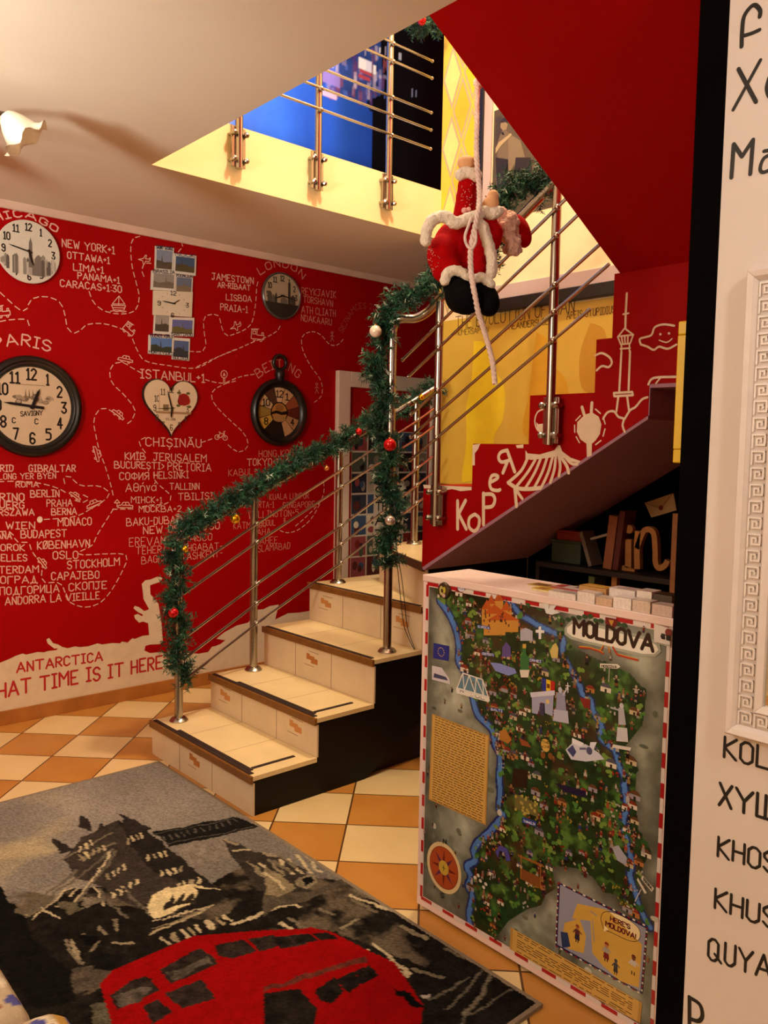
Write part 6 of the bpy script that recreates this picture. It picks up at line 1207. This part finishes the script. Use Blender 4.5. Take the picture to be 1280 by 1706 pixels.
def furstrip(pts, r, back, nm='fur_trim'):
    m = MB(); P = smoothline([np.array(p, float) for p in pts], 4)
    for p in P: el(m, p[0], p[1], r*random.uniform(.92, 1.08), r*random.uniform(.92, 1.08), back, r*.9, nu=None) if False else m.ball(S(p[0], p[1], back), r*PXM*random.uniform(.93, 1.07), (RTv, FDv, UPv), 14, 10)
    o = m.build(nm, FUR, dl, smooth=True, remesh=.005); md = o.modifiers.new('fluff', 'DISPLACE'); md.texture = FTX; md.strength = .008; md.mid_level = .4; return o
furstrip([(710,402),(711,385),(720,368),(735,361),(748,363),(756,372),(770,369),(785,362),(800,358)], 9.5, -.055)
furstrip([(804,375),(810,395),(816,415),(820,435),(819,455)], 9.5, -.055)
furstrip([(742,468),(745,456),(757,451),(770,454),(780,462)], 8.5, -.055, 'leg_cuff'); furstrip([(790,466),(800,462),(810,466),(818,475)], 8, -.05, 'leg_cuff')
furstrip([(768,291),(775,288),(783,288),(793,292)], 10, -.005, 'sleeve_cuff'); furstrip([(808,352),(815,356),(823,356),(830,352)], 10, -.045, 'sleeve_cuff')
def mitten(pts, back, nm):
    m = MB(); [el(m, x, y, rx, ry, back, rx*.8) for x, y, rx, ry in pts]; m.build(nm, SKIN, dl, smooth=True, remesh=.004)
mitten([(778,272,16,12),(776,268,13,9),(789,271,9,9),(796,276,5,8)], -.005, 'hand'); mitten([(819,338,13,13),(822,326,10,10),(812,340,9,8)], -.045, 'hand')
m = MB(); el(m, 768, 492, 27, 30, -.03, 26); el(m, 776, 500, 26, 24, -.05, 24); el(m, 760, 478, 22, 20, -.02, 20); m.build('boot', BOOT, dl, smooth=True, remesh=.005)
m = MB(); el(m, 812, 500, 20, 28, -.03, 22, .25); el(m, 806, 484, 16, 18, -.02, 17); el(m, 816, 506, 17, 20, -.05, 18); m.build('boot', BOOT, dl, smooth=True, remesh=.005)
hd = MB(); el(hd, 846, 382, 20, 26, .06, 22, .3); hd.build('head', SKIN, dl, smooth=True)
m = MB(); rb2 = random.Random(8)
for i in range(46):
    t = rb2.random(); x = 843+t*14+rb2.uniform(-9, 9); y = 352+t*68+rb2.uniform(-5, 5); r = rb2.uniform(5, 9); el(m, x, y, r, r, .02+rb2.uniform(-.02, .03), r)
o = m.build('beard', BEARD, dl, smooth=True, remesh=.004); md = o.modifiers.new('fluff', 'DISPLACE'); md.texture = FTX; md.strength = .016; md.mid_level = .4
m = MB(); el(m, 868, 386, 16, 29, .075, 22, .35); el(m, 874, 392, 12, 20, .08, 16, .3); el(m, 862, 372, 12, 16, .07, 14, .2); m.build('hat', FELT, dl, smooth=True, remesh=.005)
m = MB(); el(m, 774, 351, 5, 5, -.04); m.build('button', mat('pink_bead', '#e6a8a0', .4), dl, smooth=True); m = MB(); el(m, 781, 349, 4, 4, -.04); m.build('button', MATS['pink_bead'], dl, smooth=True)
m = MB()
for i in range(120):
    a = rb2.uniform(0, 2*pi); rr3 = rb2.random()**.5; x, y = 732+24*rr3*cos(a), 430+30*rr3*sin(a)
    if rb2.random() < .25: x, y = rb2.uniform(768, 788), rb2.uniform(305, 345)
    back = .0-.028*PXM/.0018*math.sqrt(max(0, 1-rr3*rr3))*1.7 if y > 360 else -.018
    m.ball(S(x, y, back), .0010, None, 6, 4)
o = m.build('sequins', mat('sequin_white', '#f6ece0', .2, .3, var=0), dl); o['kind'] = 'stuff'
rp = [(797,128,.06),(796,150,.04),(795,200,.0),(794,240,-.02),(795,275,-.04),(798,305,-.03),(799,330,-.05),(797,352,-.075),(790,385,-.08),(785,410,-.08),(784,435,-.08),(786,462,-.085),(791,490,-.09),(797,520,-.07),(805,545,-.05),(814,575,-.03),(821,605,-.02),(825,640,-.01)]
RM = mat('rope_pink_white', '#e6cfc8', .9, var=.1, scale=80); rtop = S(*rp[0]); C0 = smoothline([np.array([-1.612, rtop[1]+.01, rtop[2]+.10]), np.array([-1.640, rtop[1]+.01, rtop[2]+.085])] + [S(*q) for q in rp], 10)
rope = thing('rope', 'twisted pale rope hanging from the overhead flight with frayed lower end', 'rope', S(825, 640))
for ph0 in (0, 2*pi/3, 4*pi/3):
    D = 0; P = []
    for i, c_ in enumerate(C0):
        if i: D += np.linalg.norm(c_-C0[i-1])
        a = ph0+D*2*pi/.045; P.append(c_+.0042*(RTv*cos(a)+FDv*sin(a)))
    MB().tube(P, .0045, 8).build('strand', RM, rope, smooth=True)
MB().tube(smoothline([S(786,362,-.085), S(780,378,-.085), S(775,395,-.085), S(779,410,-.085), S(787,414,-.09), S(793,402,-.085), S(793,385,-.085)], 5), .0042, 8).build('loop', RM, rope, smooth=True)
top = S(797, 132, .06)
MB().ball(S(799, 138, .05), .016, nu=14, nv=10, jit=.15).build('knot', RM, rope, smooth=True)

# ---------------------------------------------------------------- flowered armchair at the lower left edge
FLW = mat('floral_cloth', rough=.9, var=.06, scale=30, attr=True, bump=.2, bscale=200)
def floral_sheet(name, parent, prof, c0, along, back, width, seed):
    """upholstered pad: profile (depth, height) swept along a straight direction"""
    nu, nv = 90, 70; al = np.array(along); bk = np.array(back); pr_ = np.array(prof, float); dd = np.concatenate([[0], np.cumsum(np.linalg.norm(np.diff(pr_, axis=0), axis=1))])
    U, V = np.meshgrid(np.linspace(0, width, nu), np.linspace(0, dd[-1], nv), indexing='ij')
    rd = .03; 
    def to3(u, v):
        d_ = np.interp(v, dd, pr_[:, 0]); h_ = np.interp(v, dd, pr_[:, 1]); e = np.clip(1-np.minimum(u, width-u)/rd, 0, 1); h_ = h_-.022*e**2
        return np.array(c0)+u[..., None]*al+d_[..., None]*bk+h_[..., None]*np.array([0, 0, 1.0])
    RGB = np.ones(U.shape+(3,))*hexrgb('#b9a384'); r_ = np.random.RandomState(seed)
    for i in range(70):
        a, b = r_.uniform(0, width), r_.uniform(0, dd[-1]); R1, R2, th = r_.uniform(.012, .035), r_.uniform(.008, .018), r_.uniform(0, 3.1); x = (U-a)*np.cos(th)+(V-b)*np.sin(th); y = -(U-a)*np.sin(th)+(V-b)*np.cos(th)
        RGB[(x/R1)**2+(y/R2)**2+.25*np.sin(9*np.arctan2(y, x)+i) < 1] = hexrgb(r_.choice(['#3a3f86', '#a8732c', '#7d5a3a', '#4a4a8c', '#d6c6a8', '#8a4a3a', '#c0933e']))
    return grid_mesh(name, U, V, to3, RGB, FLW, parent)
qa, qb = on(2, 1592, 2, .43), on(57, 1679, 2, .43); q3 = on(118, 1666, 2, .45); q4 = on(152, 1706, 2, .45)
ex = (qb-qa)/np.linalg.norm(qb-qa); ex[2] = 0; ex /= np.linalg.norm(ex); ey = np.array([-ex[1], ex[0], 0]);
if np.dot(ey, qa-CAM) > 0: ey = -ey
ac = thing('armchair', 'flowered upholstered armchair in cream, blue and ochre at lower left corner', 'armchair', tuple((qa+qb)/2*np.array([1, 1, 0])+ey*.25))
fa = qa-ex*.28
floral_sheet('seat_cushion', ac, [(0, -.16), (0, -.03), (.012, -.008), (.04, 0), (.40, .0)], fa, ex, ey, float(np.linalg.norm(qb-fa))+.0, 3)
b0 = qb+ex*.004; tr = (q3-qb); wd_ = .30
floral_sheet('armrest', ac, [(0, -.22), (0, -.05), (.012, -.02), (.035, -.004), (.06, 0), (.36, .0)], b0-ey*.055, ex, ey, .115, 5)
fb_ = MB(); c_ = fa+ex*.31+ey*.22; fb_.obox((c_[0], c_[1], .165), ex*.30, ey*.19, (0, 0, .085)); fb_.build('seat_base', mat('armchair_base', '#8a7458', .9, var=.1, scale=60), ac)
for u_, v_ in ((.05, .06), (.60, .06), (.05, .38), (.60, .38)): lg = fa+ex*u_+ey*v_; MB().lathe([(.016, RT_+.0005), (.022, .081)], (lg[0], lg[1], 0), n=12).build('leg', mat('leg_wood', '#2a1a10', .5), ac)
